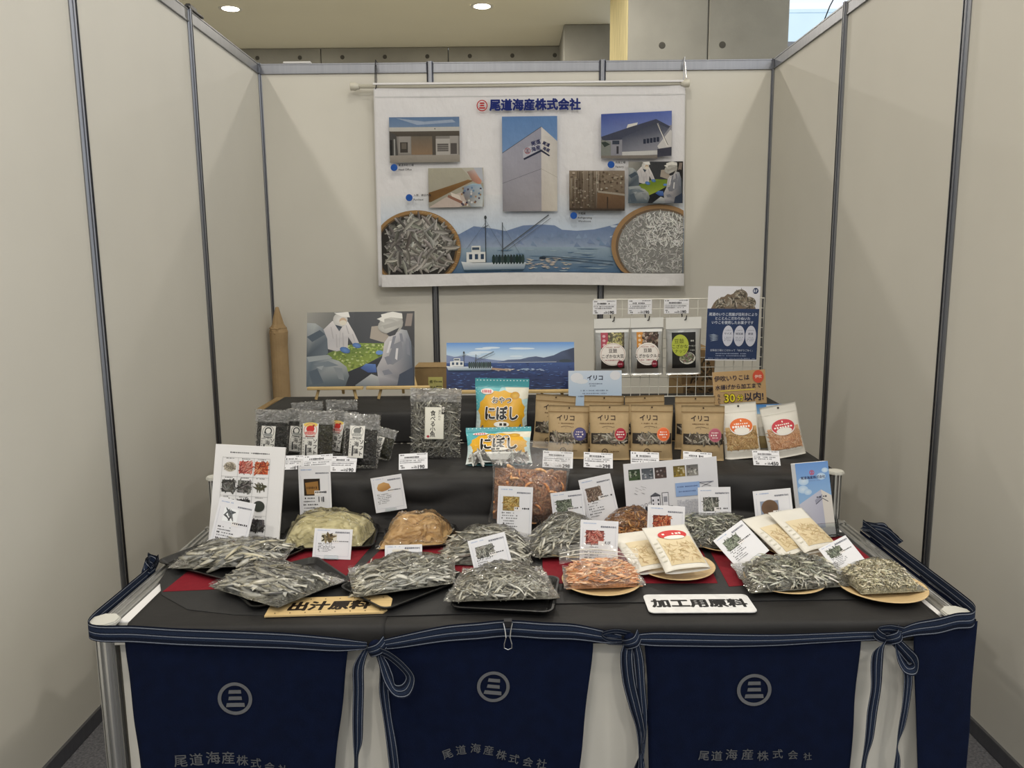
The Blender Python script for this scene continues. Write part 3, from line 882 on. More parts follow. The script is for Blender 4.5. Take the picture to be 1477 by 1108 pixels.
for k in range(50):
    pr.fishes(inclip(inrect(.88, .6, 1, .8), inB), 4, .03, .004, [(240, 240, 238), (228, 228, 226)], dark=(180, 180, 178))
# bottom hem over the pictures
BR(142, 887, 1377, 938, (226, 225, 227))
# title
logo_ring(pr, *B_(560, 203), .0175, (178, 36, 40), .17)
pr.text('尾道海産株式会社', *B_(772, 201), .0655, NV, .055, sx=.99)
# photo: head office
def sub(x0, y0, x1, y1): pr.frame(*B_(x0, y0), *B_(x1, y1))
sub(187, 246, 468, 427)
pr.rect(0, 0, 1, 1, (96, 122, 158), (150, 162, 178)); pr.poly([(.1, .02), (.5, .1), (.9, .06), (.95, .12), (.4, .17)], (150, 164, 186))
pr.rect(0, .22, 1, .32, (182, 180, 176)); pr.rect(0, .31, 1, .44, (84, 78, 70), (70, 64, 58))
pr.rect(0, .42, 1, .86, (126, 122, 118)); pr.rect(.13, .42, .3, .8, (142, 138, 134)); pr.rect(.15, .55, .26, .78, (62, 58, 54)); pr.rect(.17, .57, .24, .7, (96, 90, 82))
pr.rect(.31, .42, .61, .83, (104, 96, 86), (132, 110, 88)); pr.rect(.61, .36, .66, .84, (78, 72, 66)); pr.rect(.66, .48, .86, .85, (168, 164, 160)); pr.rect(.68, .59, .84, .76, (88, 84, 82))
for k in range(3): pr.rect(.68, .63 + .045 * k, .84, .64 + .045 * k, (160, 156, 152))
pr.rect(.86, .42, .98, .84, (152, 148, 144)); pr.rect(.87, .58, .96, .82, (80, 76, 74)); pr.poly([(0, .3), (.1, .4), (.12, .85), (0, .9)], (74, 72, 70)); pr.rect(0, .5, .04, .88, (40, 40, 40)); pr.rect(.06, .48, .08, .86, (150, 150, 148))
pr.rect(0, .84, 1, 1, (150, 144, 136), (136, 130, 122)); pr.ell(.65, .26, .008, .014, (30, 30, 30), 6)
# photo: purchasing
sub(340, 451, 562, 611)
pr.rect(0, 0, 1, 1, (166, 162, 146), (150, 146, 134)); pr.poly([(.6, 0), (1, 0), (1, .4), (.8, .3)], (180, 176, 164))
pr.poly([(0, .62), (.55, .38), (.72, .3), (.82, .33), (.5, .54), (.2, .75), (.04, .86), (0, .86)], (124, 92, 54), [(110, 80, 46), (128, 96, 56), (140, 106, 66), (120, 90, 58), (112, 82, 48), (118, 88, 50), (100, 74, 44), (96, 70, 42)])
pr.poly([(.02, .98), (.3, .75), (.6, .62), (.7, .9), (.55, 1), (.02, 1)], (186, 172, 164)); pr.poly([(.36, .68), (.58, .8), (.66, .96), (.34, .74)], (140, 100, 84)); pr.poly([(.4, .62), (.56, .7), (.6, .84), (.42, .72)], (206, 196, 186))
pr.poly([(.7, .1), (.84, .04), (.98, .3), (.94, .44), (.8, .34)], (176, 140, 122), [(150, 128, 120), (190, 176, 176), (200, 150, 130), (190, 130, 108), (150, 112, 98)]); pr.poly([(.82, 0), (.98, .0), (1, .4), (.92, .24)], (176, 180, 190))
pr.poly([(.62, .5), (.8, .4), (.95, .42), (1, .56), (.98, 1), (.78, 1), (.66, .8)], (150, 172, 188), [(120, 130, 150), (160, 186, 200), (150, 176, 196), (170, 182, 190), (196, 202, 204), (150, 160, 170), (120, 112, 110)])
for k in range(26): pr.ell(random.uniform(.6, .95), random.uniform(.5, .95), .02, .03, jit(random.choice([(70, 62, 80), (200, 200, 200), (150, 120, 96), (100, 130, 160)]), 14), 6)
# photo: tower
sub(639, 248, 860, 632)
pr.rect(0, 0, 1, 1, (92, 128, 178), (140, 166, 200)); pr.poly([(0, .38), (.71, .11), (.71, 1), (0, 1)], (150, 148, 160), [(156, 156, 170), (148, 148, 164), (150, 146, 152), (134, 132, 138)])
pr.poly([(.71, .11), (1, .26), (1, 1), (.71, 1)], (196, 190, 182), [(206, 202, 200), (190, 186, 182), (196, 190, 180), (186, 178, 170)])
pr.line([(0, .38), (.71, .11)], .003, (70, 74, 84)); pr.line([(0, .7), (.71, .55)], .0025, (110, 110, 120)); pr.line([(.71, .55), (1, .64)], .0025, (168, 162, 154))
pr.poly([(.38, .35), (.71, .24), (.71, .36), (.38, .45)], (176, 176, 188)); pr.poly([(.38, .44), (.71, .345), (.71, .37), (.4, .455)], (40, 44, 66)); pr.poly([(.71, .345), (.87, .41), (.85, .42), (.71, .37)], (50, 52, 72))
logo_ring(pr, .46, .36, .055, (150, 60, 66), .2, (90, 40, 60)); pr.text('尾道', .61, .275, .028, (36, 40, 84), .04, rot=17); pr.text('海産', .61, .335, .028, (36, 40, 84), .04, rot=17)
pr.text('尾道', .8, .29, .022, (36, 40, 84), .04, rot=-24); pr.text('海産', .8, .345, .022, (36, 40, 84), .04, rot=-24)
# photo: factory
sub(1036, 230, 1318, 418)
pr.poly([(0, .06), (1, 0), (1, .95), (0, 1)], (70, 92, 164), [(62, 80, 150), (86, 104, 172), (150, 160, 190), (130, 150, 196)])
pr.poly([(0, .54), (.3, .5), (1, .3), (1, .96), (0, 1)], (136, 136, 146)); pr.poly([(.38, .28), (.52, .24), (.5, .34), (.36, .36)], (206, 204, 200))
pr.poly([(0, .54), (.4, .34), (.78, .17), (.98, .33), (.95, .38), (.8, .26), (.3, .6), (.02, .62)], (62, 66, 84)); pr.poly([(.3, .56), (.78, .25), (.96, .37), (.84, .6), (.78, .84), (.3, .9)], (96, 100, 116), [(72, 76, 92), (60, 64, 78), (84, 88, 104), (120, 122, 134), (140, 140, 150), (120, 122, 134)])
pr.poly([(.8, .74), (.98, .4), (1, .42), (1, .8), (.82, .8)], (196, 194, 194)); pr.line([(.8, .26), (.94, .74)], .006, (216, 214, 210)); pr.line([(.8, .26), (.95, .72)], .0025, (40, 40, 44))
for k in range(5): pr.rect(.6 + .047 * k, .59 - .01 * k, .637 + .047 * k, .69 - .01 * k, (40, 46, 64))
pr.rect(.16, .62, .26, .7, (52, 60, 74)); pr.poly([(.3, .86), (.8, .83), (.8, .92), (.3, .95)], (190, 190, 190)); pr.poly([(0, .6), (.14, .64), (.14, .95), (0, .96)], (120, 124, 120)); pr.poly([(0, .66), (.06, .64), (.13, .7), (.05, .76)], (50, 60, 56))
pr.poly([(.8, .8), (1, .76), (1, .94), (.8, .97)], (58, 60, 74)); pr.poly([(0, .94), (.8, .93), (.8, 1), (0, 1)], (118, 112, 106)); pr.rect(.22, .74, .25, .9, (50, 50, 58))
# photo: cold store
sub(908, 467, 1131, 629)
pr.rect(0, 0, 1, 1, (134, 120, 104), (92, 78, 64))
for k in range(160): pr.ell(random.uniform(.04, .96), random.uniform(.04, .96), random.uniform(.01, .03), random.uniform(.012, .03), jit(random.choice([(150, 138, 122), (104, 88, 72), (176, 166, 152), (84, 70, 58)]), 12), 5)
for k in range(22):
    x = .02 + k * .025 + random.uniform(-.006, .006)
    pr.rect(x, .02 if k > 4 else .2, x + random.uniform(.005, .012), .99, jit(random.choice([(178, 168, 154), (70, 58, 48), (156, 146, 134)]), 10), jit((84, 72, 60), 12))
pr.rect(.5, .56, 1, 1, (112, 88, 66), (82, 62, 46)); pr.poly([(.5, .5), (1, .58), (1, .63), (.52, .55)], (150, 142, 130)); pr.rect(.68, .66, .7, 1, (52, 42, 34)); pr.rect(0, .95, 1, 1, (60, 50, 42))
# photo: workers
pr.frame(0, 0, 1, 1)
sub(1145, 432, 1363, 599)
workers_picture(pr, False)
pr.frame(0, 0, 1, 1)
for x, y, a, b in ((205, 448, '尾道本社工場', 'Head Office'), (263, 570, '入荷、検品作業', 'Purchase'), (1075, 444, '向島工場', 'Factory'), (925, 651, '冷蔵庫', 'Refrigerating')):
    pr.ell(*B_(x, y), .0112, .0172, (34, 84, 166), 20)
    pr.text(a, *B_(x + 18, y - 9), .0145, INK, .02, align='l'); pr.text(b, *B_(x + 18, y + 8), .0155, INK, .015, align='l')
pr.text('Warehouse', *B_(943, 673), .0155, INK, .015, align='l'); pr.line([B_(943, 651 - 1), B_(1005, 649)], .001, (90, 120, 160))
pr.build('printed_picture', PRINTC, bn)
# rod, end caps and hangers
rd = empty('tension_rod', (.02, -.062, 2.560), label='ivory tension rod with grip ends carrying the banner near the top of the back wall', cat='rod')
MB().tube([(-.93, 0, 0), (.96, 0, 0)], .0115, 14).build('rod_tube', RODM, rd, True)
for s in (-1, 1):
    MB().lathe([(0, 0), (.02, 0), (.0225, .003), (.021, .012), (.0225, .016), (.0225, .03), (.018, .036), (.016, .05), (0, .05)], 18, Matrix.Translation((s * .965, 0, 0)) @ Matrix.Rotation(-s * pi / 2, 4, 'Y')).build('end_grip', RODM, rd, True)
for x, l in ((-.80, 'left'), (.96, 'right')):
    hk = empty('wire_hanger', (x, -.035, 2.70), label='thin metal hanger hooked over the wall rail at the %s end of the banner rod' % l, cat='hanger')
    MB().tube([(0, .05, -.02), (0, .05, .006), (0, -.003, .008), (-.004, -.005, -.03), (-.006, -.01, -.125), (-.004, -.026, -.158), (.004, -.042, -.145), (.006, -.03, -.11), (.002, -.005, -.02)], .0028, 6).build('hook', STEEL if x > 0 else ALU_DARK, hk)

# ------------------------------------------------------------------ picture boards on small easels
def board(name, label, cat, card, th, draw, m=PRINTG, yaw=0, body=BOARD, edge=.0):
    x, y, z, roll, lean, w, h = card
    t = empty(name, (x, y, z), (0, 0, 0), label=label, cat=cat)
    t.rotation_mode = 'XYZ'
    t.matrix_world = Matrix.Translation((x, y, z)) @ Matrix.Rotation(yaw, 4, 'Z') @ Matrix.Rotation(-radians(lean), 4, 'X') @ Matrix.Rotation(roll, 4, 'Y')
    MB().box(-w / 2, w / 2, 0, th, 0, h, min(.0008, th * .3)).build('sheet', body, t)
    p = Pr(w, h)
    p.frame(edge / w, edge / h, 1 - edge / w, 1 - edge / h)
    draw(p)
    p.build('print', m, t)
    return t
def easel(x, y, z, rise, half, label, tp=.27):
    e = empty('small_easel', (x, y, z), label=label, cat='easel')
    q_ = tp / .27
    MB().box(-half, half, -.022, .0, rise - .012, rise, .002).build('ledge', EASELW, e)
    for s in (-1, 1):
        a = Vector((s * .083, -.005, 0)); b = Vector((s * (.083 - .071 * q_), -.005 + .067 * q_, tp)); d = (b - a).normalized()
        M = Matrix.Translation(a) @ d.to_track_quat('Z', 'Y').to_matrix().to_4x4()
        MB().box(-.0055, .0055, -.004, .004, .003, (b - a).length, .001, M).build('leg', EASELW, e)
    a = Vector((0, .135, 0)); b = Vector((0, .135 - .063 * q_, tp)); d = (b - a).normalized()
    MB().box(-.0055, .0055, -.004, .004, .003, (b - a).length, .001, Matrix.Translation(a) @ d.to_track_quat('Z', 'Y').to_matrix().to_4x4()).build('back_leg', EASELW, e)
    return e
ZR = 1.0187
board('picture_board', 'photo board of masked food workers at a table of green seaweed, on the uppermost riser', 'picture', (-0.651, -1.603, 1.075, -0.0041, 14.0, 0.437, 0.3036), .005, workers_picture)
def boat_picture(p):
    p.rect(0, 0, 1, .24, (84, 138, 206), (176, 202, 226)); p.rect(0, .24, 1, .44, (176, 202, 226), (206, 216, 228))
    for k in range(9): p.ell(random.uniform(.14, .7), random.uniform(.1, .3), random.uniform(.05, .12), .02, (206, 220, 234), 12)
    p.poly([(0, .26), (.06, .3), (.16, .28), (.26, .33), (.4, .38), (.5, .4), (.5, .45), (0, .45)], (118, 134, 172))
    p.poly([(.4, .42), (.48, .37), (.58, .36), (.64, .32), (.7, .3), (.76, .33), (.84, .28), (.9, .2), (.96, .15), (1, .12), (1, .45), (.4, .45)], (52, 66, 100), [(84, 98, 130)] * 5 + [(62, 76, 108)] * 3 + [(40, 52, 80)] * 4)
    p.rect(0, .435, 1, .7, (46, 74, 132), (22, 42, 92)); p.rect(0, .7, 1, 1, (22, 42, 92), (16, 32, 76))
    p.line([(.4, .43), (.86, .42)], .0015, (190, 196, 206)); p.ell(.93, .4, .05, .035, (40, 54, 66), 10)
    for k in range(300):
        v = .45 + .54 * random.random() ** 1.1
        a = random.uniform(0, .97); w = random.uniform(.008, .05) * (.4 + v)
        p.poly([(a, v), (a + w, v + random.uniform(-.004, .004)), (a + w * .5, v + .012)], jit(random.choice([(58, 92, 156), (12, 26, 66), (84, 116, 176), (30, 56, 110)]), 8))
    for k in range(60):
        a = random.uniform(.3, .75); v = .57 + random.gauss(0, .012) + (a - .3) * .03
        p.poly([(a, v), (a + .03, v + .004), (a + .014, v + .016)], jit((206, 196, 186) if a < .55 else (150, 170, 200), 16))
    p.poly([(.32, .53), (.5, .575), (.46, .6), (.34, .58)], (168, 140, 120))
    sea_boat(p, .18, .585, .36, .56, .38, (.53, -.4))
board('picture_board', 'wide photo board of a white fishing boat on deep blue sea, on the uppermost riser', 'picture', (-0.045, -1.69, 1.07, 0.0026, 14.0, 0.504, 0.1864), .005, boat_picture)
easel(-0.751, -1.601, ZR, .0563, .112, 'pale wooden easel under the left half of the workers photo board')
easel(-0.498, -1.601, ZR, .0563, .128, 'pale wooden easel under the right half of the workers photo board')
easel(-0.171, -1.688, ZR, .0506, .115, 'pale wooden easel under the left half of the sea photo board', .19)
easel(0.083, -1.688, ZR, .0506, .125, 'pale wooden easel under the right half of the sea photo board', .19)

# ================================================================== GOODS
def tilt(o, x, y, z, lean=0, roll=0, yaw=0):
    o.matrix_world = Matrix.Translation((x, y, z)) @ Matrix.Rotation(radians(yaw), 4, 'Z') @ Matrix.Rotation(-radians(lean), 4, 'X') @ Matrix.Rotation(roll, 4, 'Y')
    return o

# ------------------------------------------------------------------ little dried fish and shrimps (shared meshes)
def fish_mesh(bend, fat, back, belly, n=9, m=7, tail=True):
    mb = MB(); cols = []
    for i in range(n):
        t = i / (n - 1)
        x = t - .5
        r = fat * (sin(pi * min(1, t * .93 + .05)) ** .75) * (1 - .35 * t) + .004
        if tail and i == n - 1: r = fat * .75
        if tail and i == n - 2: r = fat * .28
        yb = bend * (x * x - .1)
        for k in range(m):
            a = 2 * pi * k / m
            flat_ = .55 if not (tail and i == n - 1) else .12
            mb.v.append((x, yb + r * flat_ * cos(a), r * sin(a)))
            c = mixc(back, belly, .5 - .5 * sin(a) * 1.0) if abs(sin(a)) < .95 else (back if sin(a) > 0 else belly)
            if abs(cos(a)) > .6: c = mixc(c, (228, 226, 216), .6)
            if t < .16: c = mixc(c, (150, 140, 112), .4)
            cols.append(lin(c))
    for i in range(n - 1):
        for k in range(m):
            q = (k + 1) % m
            mb.f.append((i * m + k, i * m + q, (i + 1) * m + q, (i + 1) * m + k))
    mb.f.append(tuple(reversed(range(m)))); mb.f.append(tuple((n - 1) * m + k for k in range(m)))
    return mb.mesh('fish', FISHM, True, cols)
def shrimp_mesh(curl, c1, c2):
    mb = MB(); cols = []
    n, m = 10, 6
    for i in range(n):
        t = i / (n - 1); a = -curl * .5 + curl * t
        R = 1 / curl
        cx, cz = R * sin(a), R * (cos(a) - cos(curl * .5))
        r = .085 * (1 - t) ** .6 + .018
        if i % 2: r *= 1.12
        if i == n - 1: r = .05
        for k in range(m):
            b = 2 * pi * k / m
            mb.v.append((cx + r * cos(b) * sin(a), r * .7 * sin(b), cz + r * cos(b) * cos(a)))
            cols.append(lin(mixc(c1, c2, (i % 2) * .7 + .15 * sin(b))))
    for i in range(n - 1):
        for k in range(m):
            q = (k + 1) % m
            mb.f.append((i * m + k, (i + 1) * m + k, (i + 1) * m + q, i * m + q))
    mb.f.append(tuple(range(m))); mb.f.append(tuple((n - 1) * m + k for k in reversed(range(m))))
    return mb.mesh('shrimp', SHRIMPM, True, cols)
DK, BL_ = (34, 36, 36), (242, 240, 228)
NIBO = [fish_mesh(b, .074, mixc(DK, (84, 82, 72), k), mixc(BL_, (176, 172, 152), k)) for b, k in ((.5, 0), (-.5, .4), (.9, .2), (0, .7), (-.9, .5), (.2, 1.0))]
SARD = [fish_mesh(b, .095, (30, 34, 40), mixc((232, 228, 214), (186, 176, 140), k)) for b, k in ((.15, 0), (-.2, .5), (.3, .8), (0, .3))]
PALE = [fish_mesh(b, .05, mixc((120, 116, 100), (150, 144, 122), k), mixc((206, 200, 182), (180, 174, 150), k)) for b, k in ((.6, 0), (-.6, .4), (.2, .8), (-1.0, .2))]
SHRP = [shrimp_mesh(c, a, b) for c, a, b in ((2.6, (226, 168, 118), (190, 114, 70)), (2.0, (238, 196, 148), (204, 136, 90)), (3.2, (210, 142, 92), (236, 186, 136)))]
BROWNS = [shrimp_mesh(c, a, b) for c, a, b in ((2.4, (186, 132, 76), (142, 88, 44)), (1.8, (206, 160, 100), (156, 104, 58)))]

# ------------------------------------------------------------------ bags lying on the counter
def quadmap(c):
    (ax, ay), (bx, by), (cx, cy), (dx, dy) = c
    return lambda u, v: (ax * (1 - u) * (1 - v) + bx * u * (1 - v) + cx * u * v + dx * (1 - u) * v, ay * (1 - u) * (1 - v) + by * u * (1 - v) + cy * u * v + dy * (1 - u) * v)
def heightfn(T, seed, lump=.3, m=.10, ex=.38):
    def h(u, v):
        a = max(0, min(1, (u - m) / (1 - 2 * m))); b = max(0, min(1, (v - m) / (1 - 2 * m)))
        s_ = (max(0, sin(pi * a)) ** ex) * (max(0, sin(pi * b)) ** (ex * 1.1))
        return T * s_ * (1 + lump * nz(u * 3, v * 3, seed))
    return h
def lying_bag(name, label, c, T, film=None, z0=.7515, seed=1, pieces=None, n=150, L=.07, spread=1.6, dirn=0.0, part='dried_fish', core=None, corem=None, stuff=None, group=None, lump=.3, cat='bag', m=.10, wr=.010, corek=.72, lift=None, ex=.38):
    qm = quadmap(c); h = heightfn(T, seed, lump, m, ex)
    ox = sum(q[0] for q in c) / 4; oy = sum(q[1] for q in c) / 4
    t = empty(name, (ox, oy, z0), label=label, cat=cat, group=group)
    rnd = random.Random(seed * 77)
    def film_fn(k, under=False):
        def f(u, v):
            x, y = qm(u, v)
            e = max(abs(2 * u - 1), abs(2 * v - 1))
            rag = 1 + .05 * nz(u * 5, v * 5, seed + 3) * (e > .85)
            x = ox + (x - ox) * rag; y = oy + (y - oy) * rag
            hh = h(u, v)
            ridge = 1 - abs(nz(u * 6.5 + nz(u * 3, v * 3, seed), v * 5, seed * 2.3)) * 2
            w = wr * max(0, ridge - .35) * (.35 + .65 * (hh / T)) + wr * .9 * max(0, nz(u * 4, v * 9, seed * 5)) * (e > .8)
            z = .0012 + e ** 6 * .006 * (1 + nz(u * 4, v * 4, seed)) if under else .0055 + hh + w + e ** 8 * .006 * (1 + nz(u * 4, v * 4, seed))
            if lift: z += lift(u, v)
            return (x - ox, y - oy, z)
        return f
    fm = MB(); fm.grid(film_fn(1), 44, 34)
    o = len(fm.v); nu, nv = 44, 34
    g2 = film_fn(1, True)
    fm.grid(g2, 10, 8, flip=True)
    fm.build('film', film or FILM, t, smooth=False if False else True)
    if corem is not None or core:
        k = corek if core is None else core
        cm = MB()
        inner = lambda u, v: (.03 + .94 * u, .03 + .94 * v)
        def cf(u, v):
            a, b = inner(u, v); x, y = qm(a, b)
            zz = (lift(a, b) if lift else 0)
            return (x - ox, y - oy, .003 + zz + h(a, b) * k)
        def cb(u, v):
            a, b = inner(u, v); x, y = qm(a, b)
            return (x - ox, y - oy, .0025 + (lift(a, b) if lift else 0))
        cm.grid(cf, 36, 28); cm.grid(cb, 6, 5, flip=True)
        cm.build('contents', corem, t, smooth=True)
    if pieces:
        for i in range(n):
            for _ in range(40):
                u, v = (rnd.uniform(.16, .86) if L > .09 else rnd.uniform(.07, .93)), (rnd.uniform(.07, .93) if i % 5 < 3 else .07 + .3 * rnd.random())
                if h(u, v) > T * .2: break
            x, y = qm(u, v)
            d = .02
            gx = (h(min(u + d, 1), v) - h(u - d, v)); gy = (h(u, min(v + d, 1)) - h(u, v - d))
            ex = Vector(qm(min(u + d, 1), v)) - Vector(qm(u - d, v)); ey = Vector(qm(u, min(v + d, 1))) - Vector(qm(u, v - d))
            nrm = Vector((ex.x, ex.y, gx)).cross(Vector((ey.x, ey.y, gy))).normalized()
            nrm = (nrm + Vector((0, 0, .9))).normalized()
            z = .003 + h(u, v) * rnd.uniform(.74, .97) - .002 - (L * L * .9 if L > .1 else 0) + (lift(u, v) if lift else 0)
            yaw = dirn + rnd.uniform(-spread, spread)
            tan = Vector((cos(yaw), sin(yaw), 0)); tan = (tan - nrm * tan.dot(nrm)).normalized()
            sgn = rnd.choice((-1, 1))
            tw = rnd.uniform(-1.0, 1.0)
            side = nrm.cross(tan)
            zax = nrm * cos(tw + 1.2 * sgn) + side * sin(tw + 1.2 * sgn)
            yax = zax.cross(tan)
            s_ = L * rnd.uniform(.75, 1.15)
            M = Matrix((tan, yax, zax)).transposed().to_4x4()
            p = bpy.data.objects.new(part, rnd.choice(pieces))
            COL.objects.link(p); p.parent = t
            p.matrix_local = Matrix.Translation((x - ox, y - oy, z)) @ M @ Matrix.Scale(s_, 4)
    if stuff:
        me_fn, cnt, Ls, nm, mm = stuff
        sb = MB(); cols = []
        for i in range(cnt):
            u, v = rnd.uniform(.08, .92), rnd.uniform(.08, .92)
            if h(u, v) < T * .15: continue
            x, y = qm(u, v); z = .004 + h(u, v) * rnd.uniform(.8, 1.0) + (lift(u, v) if lift else 0)
            a = dirn + rnd.uniform(-spread, spread); l = Ls * rnd.uniform(.6, 1.3); w = l * .07 + .0004
            dz = rnd.uniform(-.2, .2) * l
            bx, by = rnd.uniform(-.3, .3) * l * -sin(a), rnd.uniform(-.3, .3) * l * cos(a)
            p0 = Vector((x - ox - cos(a) * l / 2, y - oy - sin(a) * l / 2, z - dz)); p1 = Vector((x - ox + bx, y - oy + by, z + .002)); p2 = Vector((x - ox + cos(a) * l / 2, y - oy + sin(a) * l / 2, z + dz))
            sd = Vector((-sin(a), cos(a), 0)) * w
            o = len(sb.v)
            for p_, k in ((p0, .3), (p1, 1), (p2, .3)):
                sb.v += [tuple(p_ - sd * k), tuple(p_ + Vector((0, 0, w * 1.3 * k))), tuple(p_ + sd * k)]
            cc = lin(jit(rnd.choice(me_fn), 12)); cols += [cc] * 9
            for q in (0, 3):
                sb.f += [(o + q, o + q + 3, o + q + 4, o + q + 1), (o + q + 1, o + q + 4, o + q + 5, o + q + 2)]
        so = sb.build(nm, mm, t, cols=cols)
        so['kind'] = 'stuff'
    return t

def rrect(w, d, r, n=5):
    P = []
    for cx, cy, a0 in ((w / 2 - r, d / 2 - r, 0), (-w / 2 + r, d / 2 - r, 90), (-w / 2 + r, -d / 2 + r, 180), (w / 2 - r, -d / 2 + r, 270)):
        for k in range(n + 1):
            a = radians(a0 + 90 * k / n); P.append((cx + r * cos(a), cy + r * sin(a)))
    return P
def loft(mb, rings, cap0=True, cap1=True):
    n = len(rings[0]); o = len(mb.v)
    for r in rings: mb.v += r
    for i in range(len(rings) - 1):
        for k in range(n):
            m = (k + 1) % n
            mb.f.append((o + i * n + k, o + i * n + m, o + (i + 1) * n + m, o + (i + 1) * n + k))
    if cap0: mb.f.append(tuple(o + k for k in reversed(range(n))))
    if cap1: mb.f.append(tuple(o + (len(rings) - 1) * n + k for k in range(n)))
    return mb
def tray(x, y, w, d, rot, label, z=.7515, group='black food trays on the low counter'):
    mb = MB()
    R = lambda ww, dd, r, zz: [(a, b, zz) for a, b in rrect(ww, dd, r)]
    loft(mb, [R(w - .03, d - .03, .018, 0), R(w - .006, d - .006, .024, .011), R(w, d, .025, .0125), R(w, d, .025, .0145), R(w - .01, d - .01, .022, .0145), R(w - .034, d - .034, .016, .003)])
    o = mb.build('black_tray', TRAY, loc=(x, y, z), rot=(0, 0, radians(rot)))
    return tag(o, label, 'tray', group)
PLATE = MB().lathe([(0, 0), (.062, 0), (.092, .010), (.1, .0135), (.101, .0155), (.098, .0155), (.088, .0115), (.060, .0025), (0, .0025)], 40).mesh('round_plate', WOODP, True)
def plate(x, y, label, s=1.0):
    o = put('round_plate', PLATE, None, (x, y, .7515), scale=(s, s, s))
    return tag(o, label, 'plate', 'pale round plates under the bags')

tray(-.822, -2.635, .30, .275, -29, 'black tray under the leftmost bag of silvery sardines')
tray(-.62, -2.82, .26, .22, 38, 'black tray under the front left bag of sardines beside the wooden sign')
tray(-.315, -2.835, .20, .27, -45, 'black tray under the bag of anchovies right of the wooden sign')
tray(-.055, -2.90, .245, .215, -8, 'black tray under the bag of anchovies at the front middle of the counter')
tray(-.585, -2.495, .28, .20, 4, 'black tray under the pale green powder bag')
tray(-.31, -2.50, .22, .18, 10, 'black tray under the tan powder bag')
plate(.125, -2.585, 'pale round plate under the fish bag right of the shrimp pouch')
plate(.31, -2.495, 'pale round plate under the bag of brown dried shrimps')
plate(.575, -2.555, 'pale round plate under the fine grey fish bag before the photo sheet')
plate(.185, -2.835, 'pale round plate under the zip bag of orange shreds')
plate(.392, -2.745, 'pale round plate under two white packs behind the white sign', 1.02)
plate(.65, -2.835, 'pale round plate under the long bag of small fish near the white sign')
plate(.872, -2.888, 'pale round plate at the right front corner of the counter', 1.04)
plate(.77, -2.615, 'pale round plate under two white packs before the brochures')

CORE_F = mat('packed_fish_shadow', (168, 166, 154), .4, noise_scale=46, col2=(24, 24, 23), stretch=(1, 3.5, 2), bump=.6, bump_scale=60)
CORE_S = mat('packed_shrimp', (178, 122, 76), .6, noise_scale=140, noise_amt=.4, bump=.5, bump_scale=140)
CORE_O = mat('packed_orange_shreds', (196, 142, 100), .6, noise_scale=140, noise_amt=.25, bump=.5, bump_scale=160)
CORE_P = mat('packed_pale_fish', (182, 174, 146), .6, noise_scale=240, noise_amt=.35, bump=.5, bump_scale=260)
Z1 = .7515; ZTR = .756; ZPL = .757
G = 'clear bags of dried fish on the counter'
lying_bag('fish_bag', 'clear bag of large silvery sardines on the leftmost black tray', [(-.955, -2.755), (-.655, -2.735), (-.66, -2.56), (-.93, -2.555)], .040, z0=ZTR + .010, seed=3, pieces=SARD, n=80, L=.10, spread=.9, dirn=.2, corem=CORE_F, wr=.014)
lying_bag('fish_bag', 'clear bag of large sardines nearest the wooden sign, its corner pointing forward', [(-.80, -2.875), (-.59, -3.00), (-.465, -2.845), (-.71, -2.70)], .047, m=.09, z0=ZTR + .010, seed=5, pieces=SARD, n=84, L=.10, spread=.6, dirn=-.3, corem=CORE_F, wr=.016)
lying_bag('fish_bag', 'clear bag of long grey anchovies right of the wooden sign', [(-.425, -2.945), (-.185, -2.865), (-.20, -2.67), (-.475, -2.765)], .046, z0=ZTR + .010, seed=7, pieces=NIBO, n=190, L=.082, spread=.6, dirn=.35, corem=CORE_F)
lying_bag('fish_bag', 'clear bag of grey anchovies behind the tilted fish card, left of the shrimp pouch', [(-.25, -2.70), (.005, -2.73), (.02, -2.50), (-.235, -2.53)], .078, z0=Z1, seed=9, pieces=NIBO, n=150, L=.08, spread=.5, dirn=.1, corem=CORE_F)
lying_bag('fish_bag', 'clear bag of small curved anchovies at the front middle of the counter', [(-.205, -2.975), (.072, -2.96), (.035, -2.765), (-.17, -2.775)], .043, z0=ZTR + .010, seed=11, pieces=NIBO, n=290, L=.052, spread=1.2, dirn=.2, corem=CORE_F)
lying_bag('fish_bag', 'clear bag of dark anchovies in front of the card right of the shrimp pouch', [(.015, -2.69), (.245, -2.675), (.24, -2.46), (-.015, -2.50)], .08, z0=ZPL + .006, seed=13, pieces=NIBO, n=190, L=.06, spread=.9, dirn=.6, corem=CORE_F)
lying_bag('shrimp_bag', 'clear bag of small brown dried shrimps heaped on a round plate', [(.22, -2.58), (.40, -2.585), (.405, -2.42), (.215, -2.41)], .075, z0=ZPL + .006, seed=15, pieces=BROWNS, n=260, L=.028, spread=3, part='dried_shrimp', corem=CORE_S, lump=.15)
lying_bag('fish_bag', 'clear bag of fine grey green fish below the factory photo sheet', [(.43, -2.62), (.69, -2.645), (.68, -2.44), (.42, -2.43)], .068, z0=ZPL + .006, seed=17, pieces=NIBO, n=290, L=.034, spread=3, corem=CORE_F, stuff=([(150, 152, 136), (110, 112, 100), (186, 186, 170)], 700, .03, 'small_fish', FISHM))
lying_bag('fish_bag', 'long clear bag of small pale fish behind the right end of the white sign', [(.53, -2.935), (.80, -2.895), (.82, -2.70), (.535, -2.755)], .046, z0=ZPL + .006, seed=19, pieces=NIBO + PALE, n=290, L=.040, spread=1.5, dirn=.2, corem=CORE_F, lump=.55, stuff=([(176, 174, 156), (130, 130, 116), (206, 204, 190)], 400, .032, 'small_fish', FISHM))
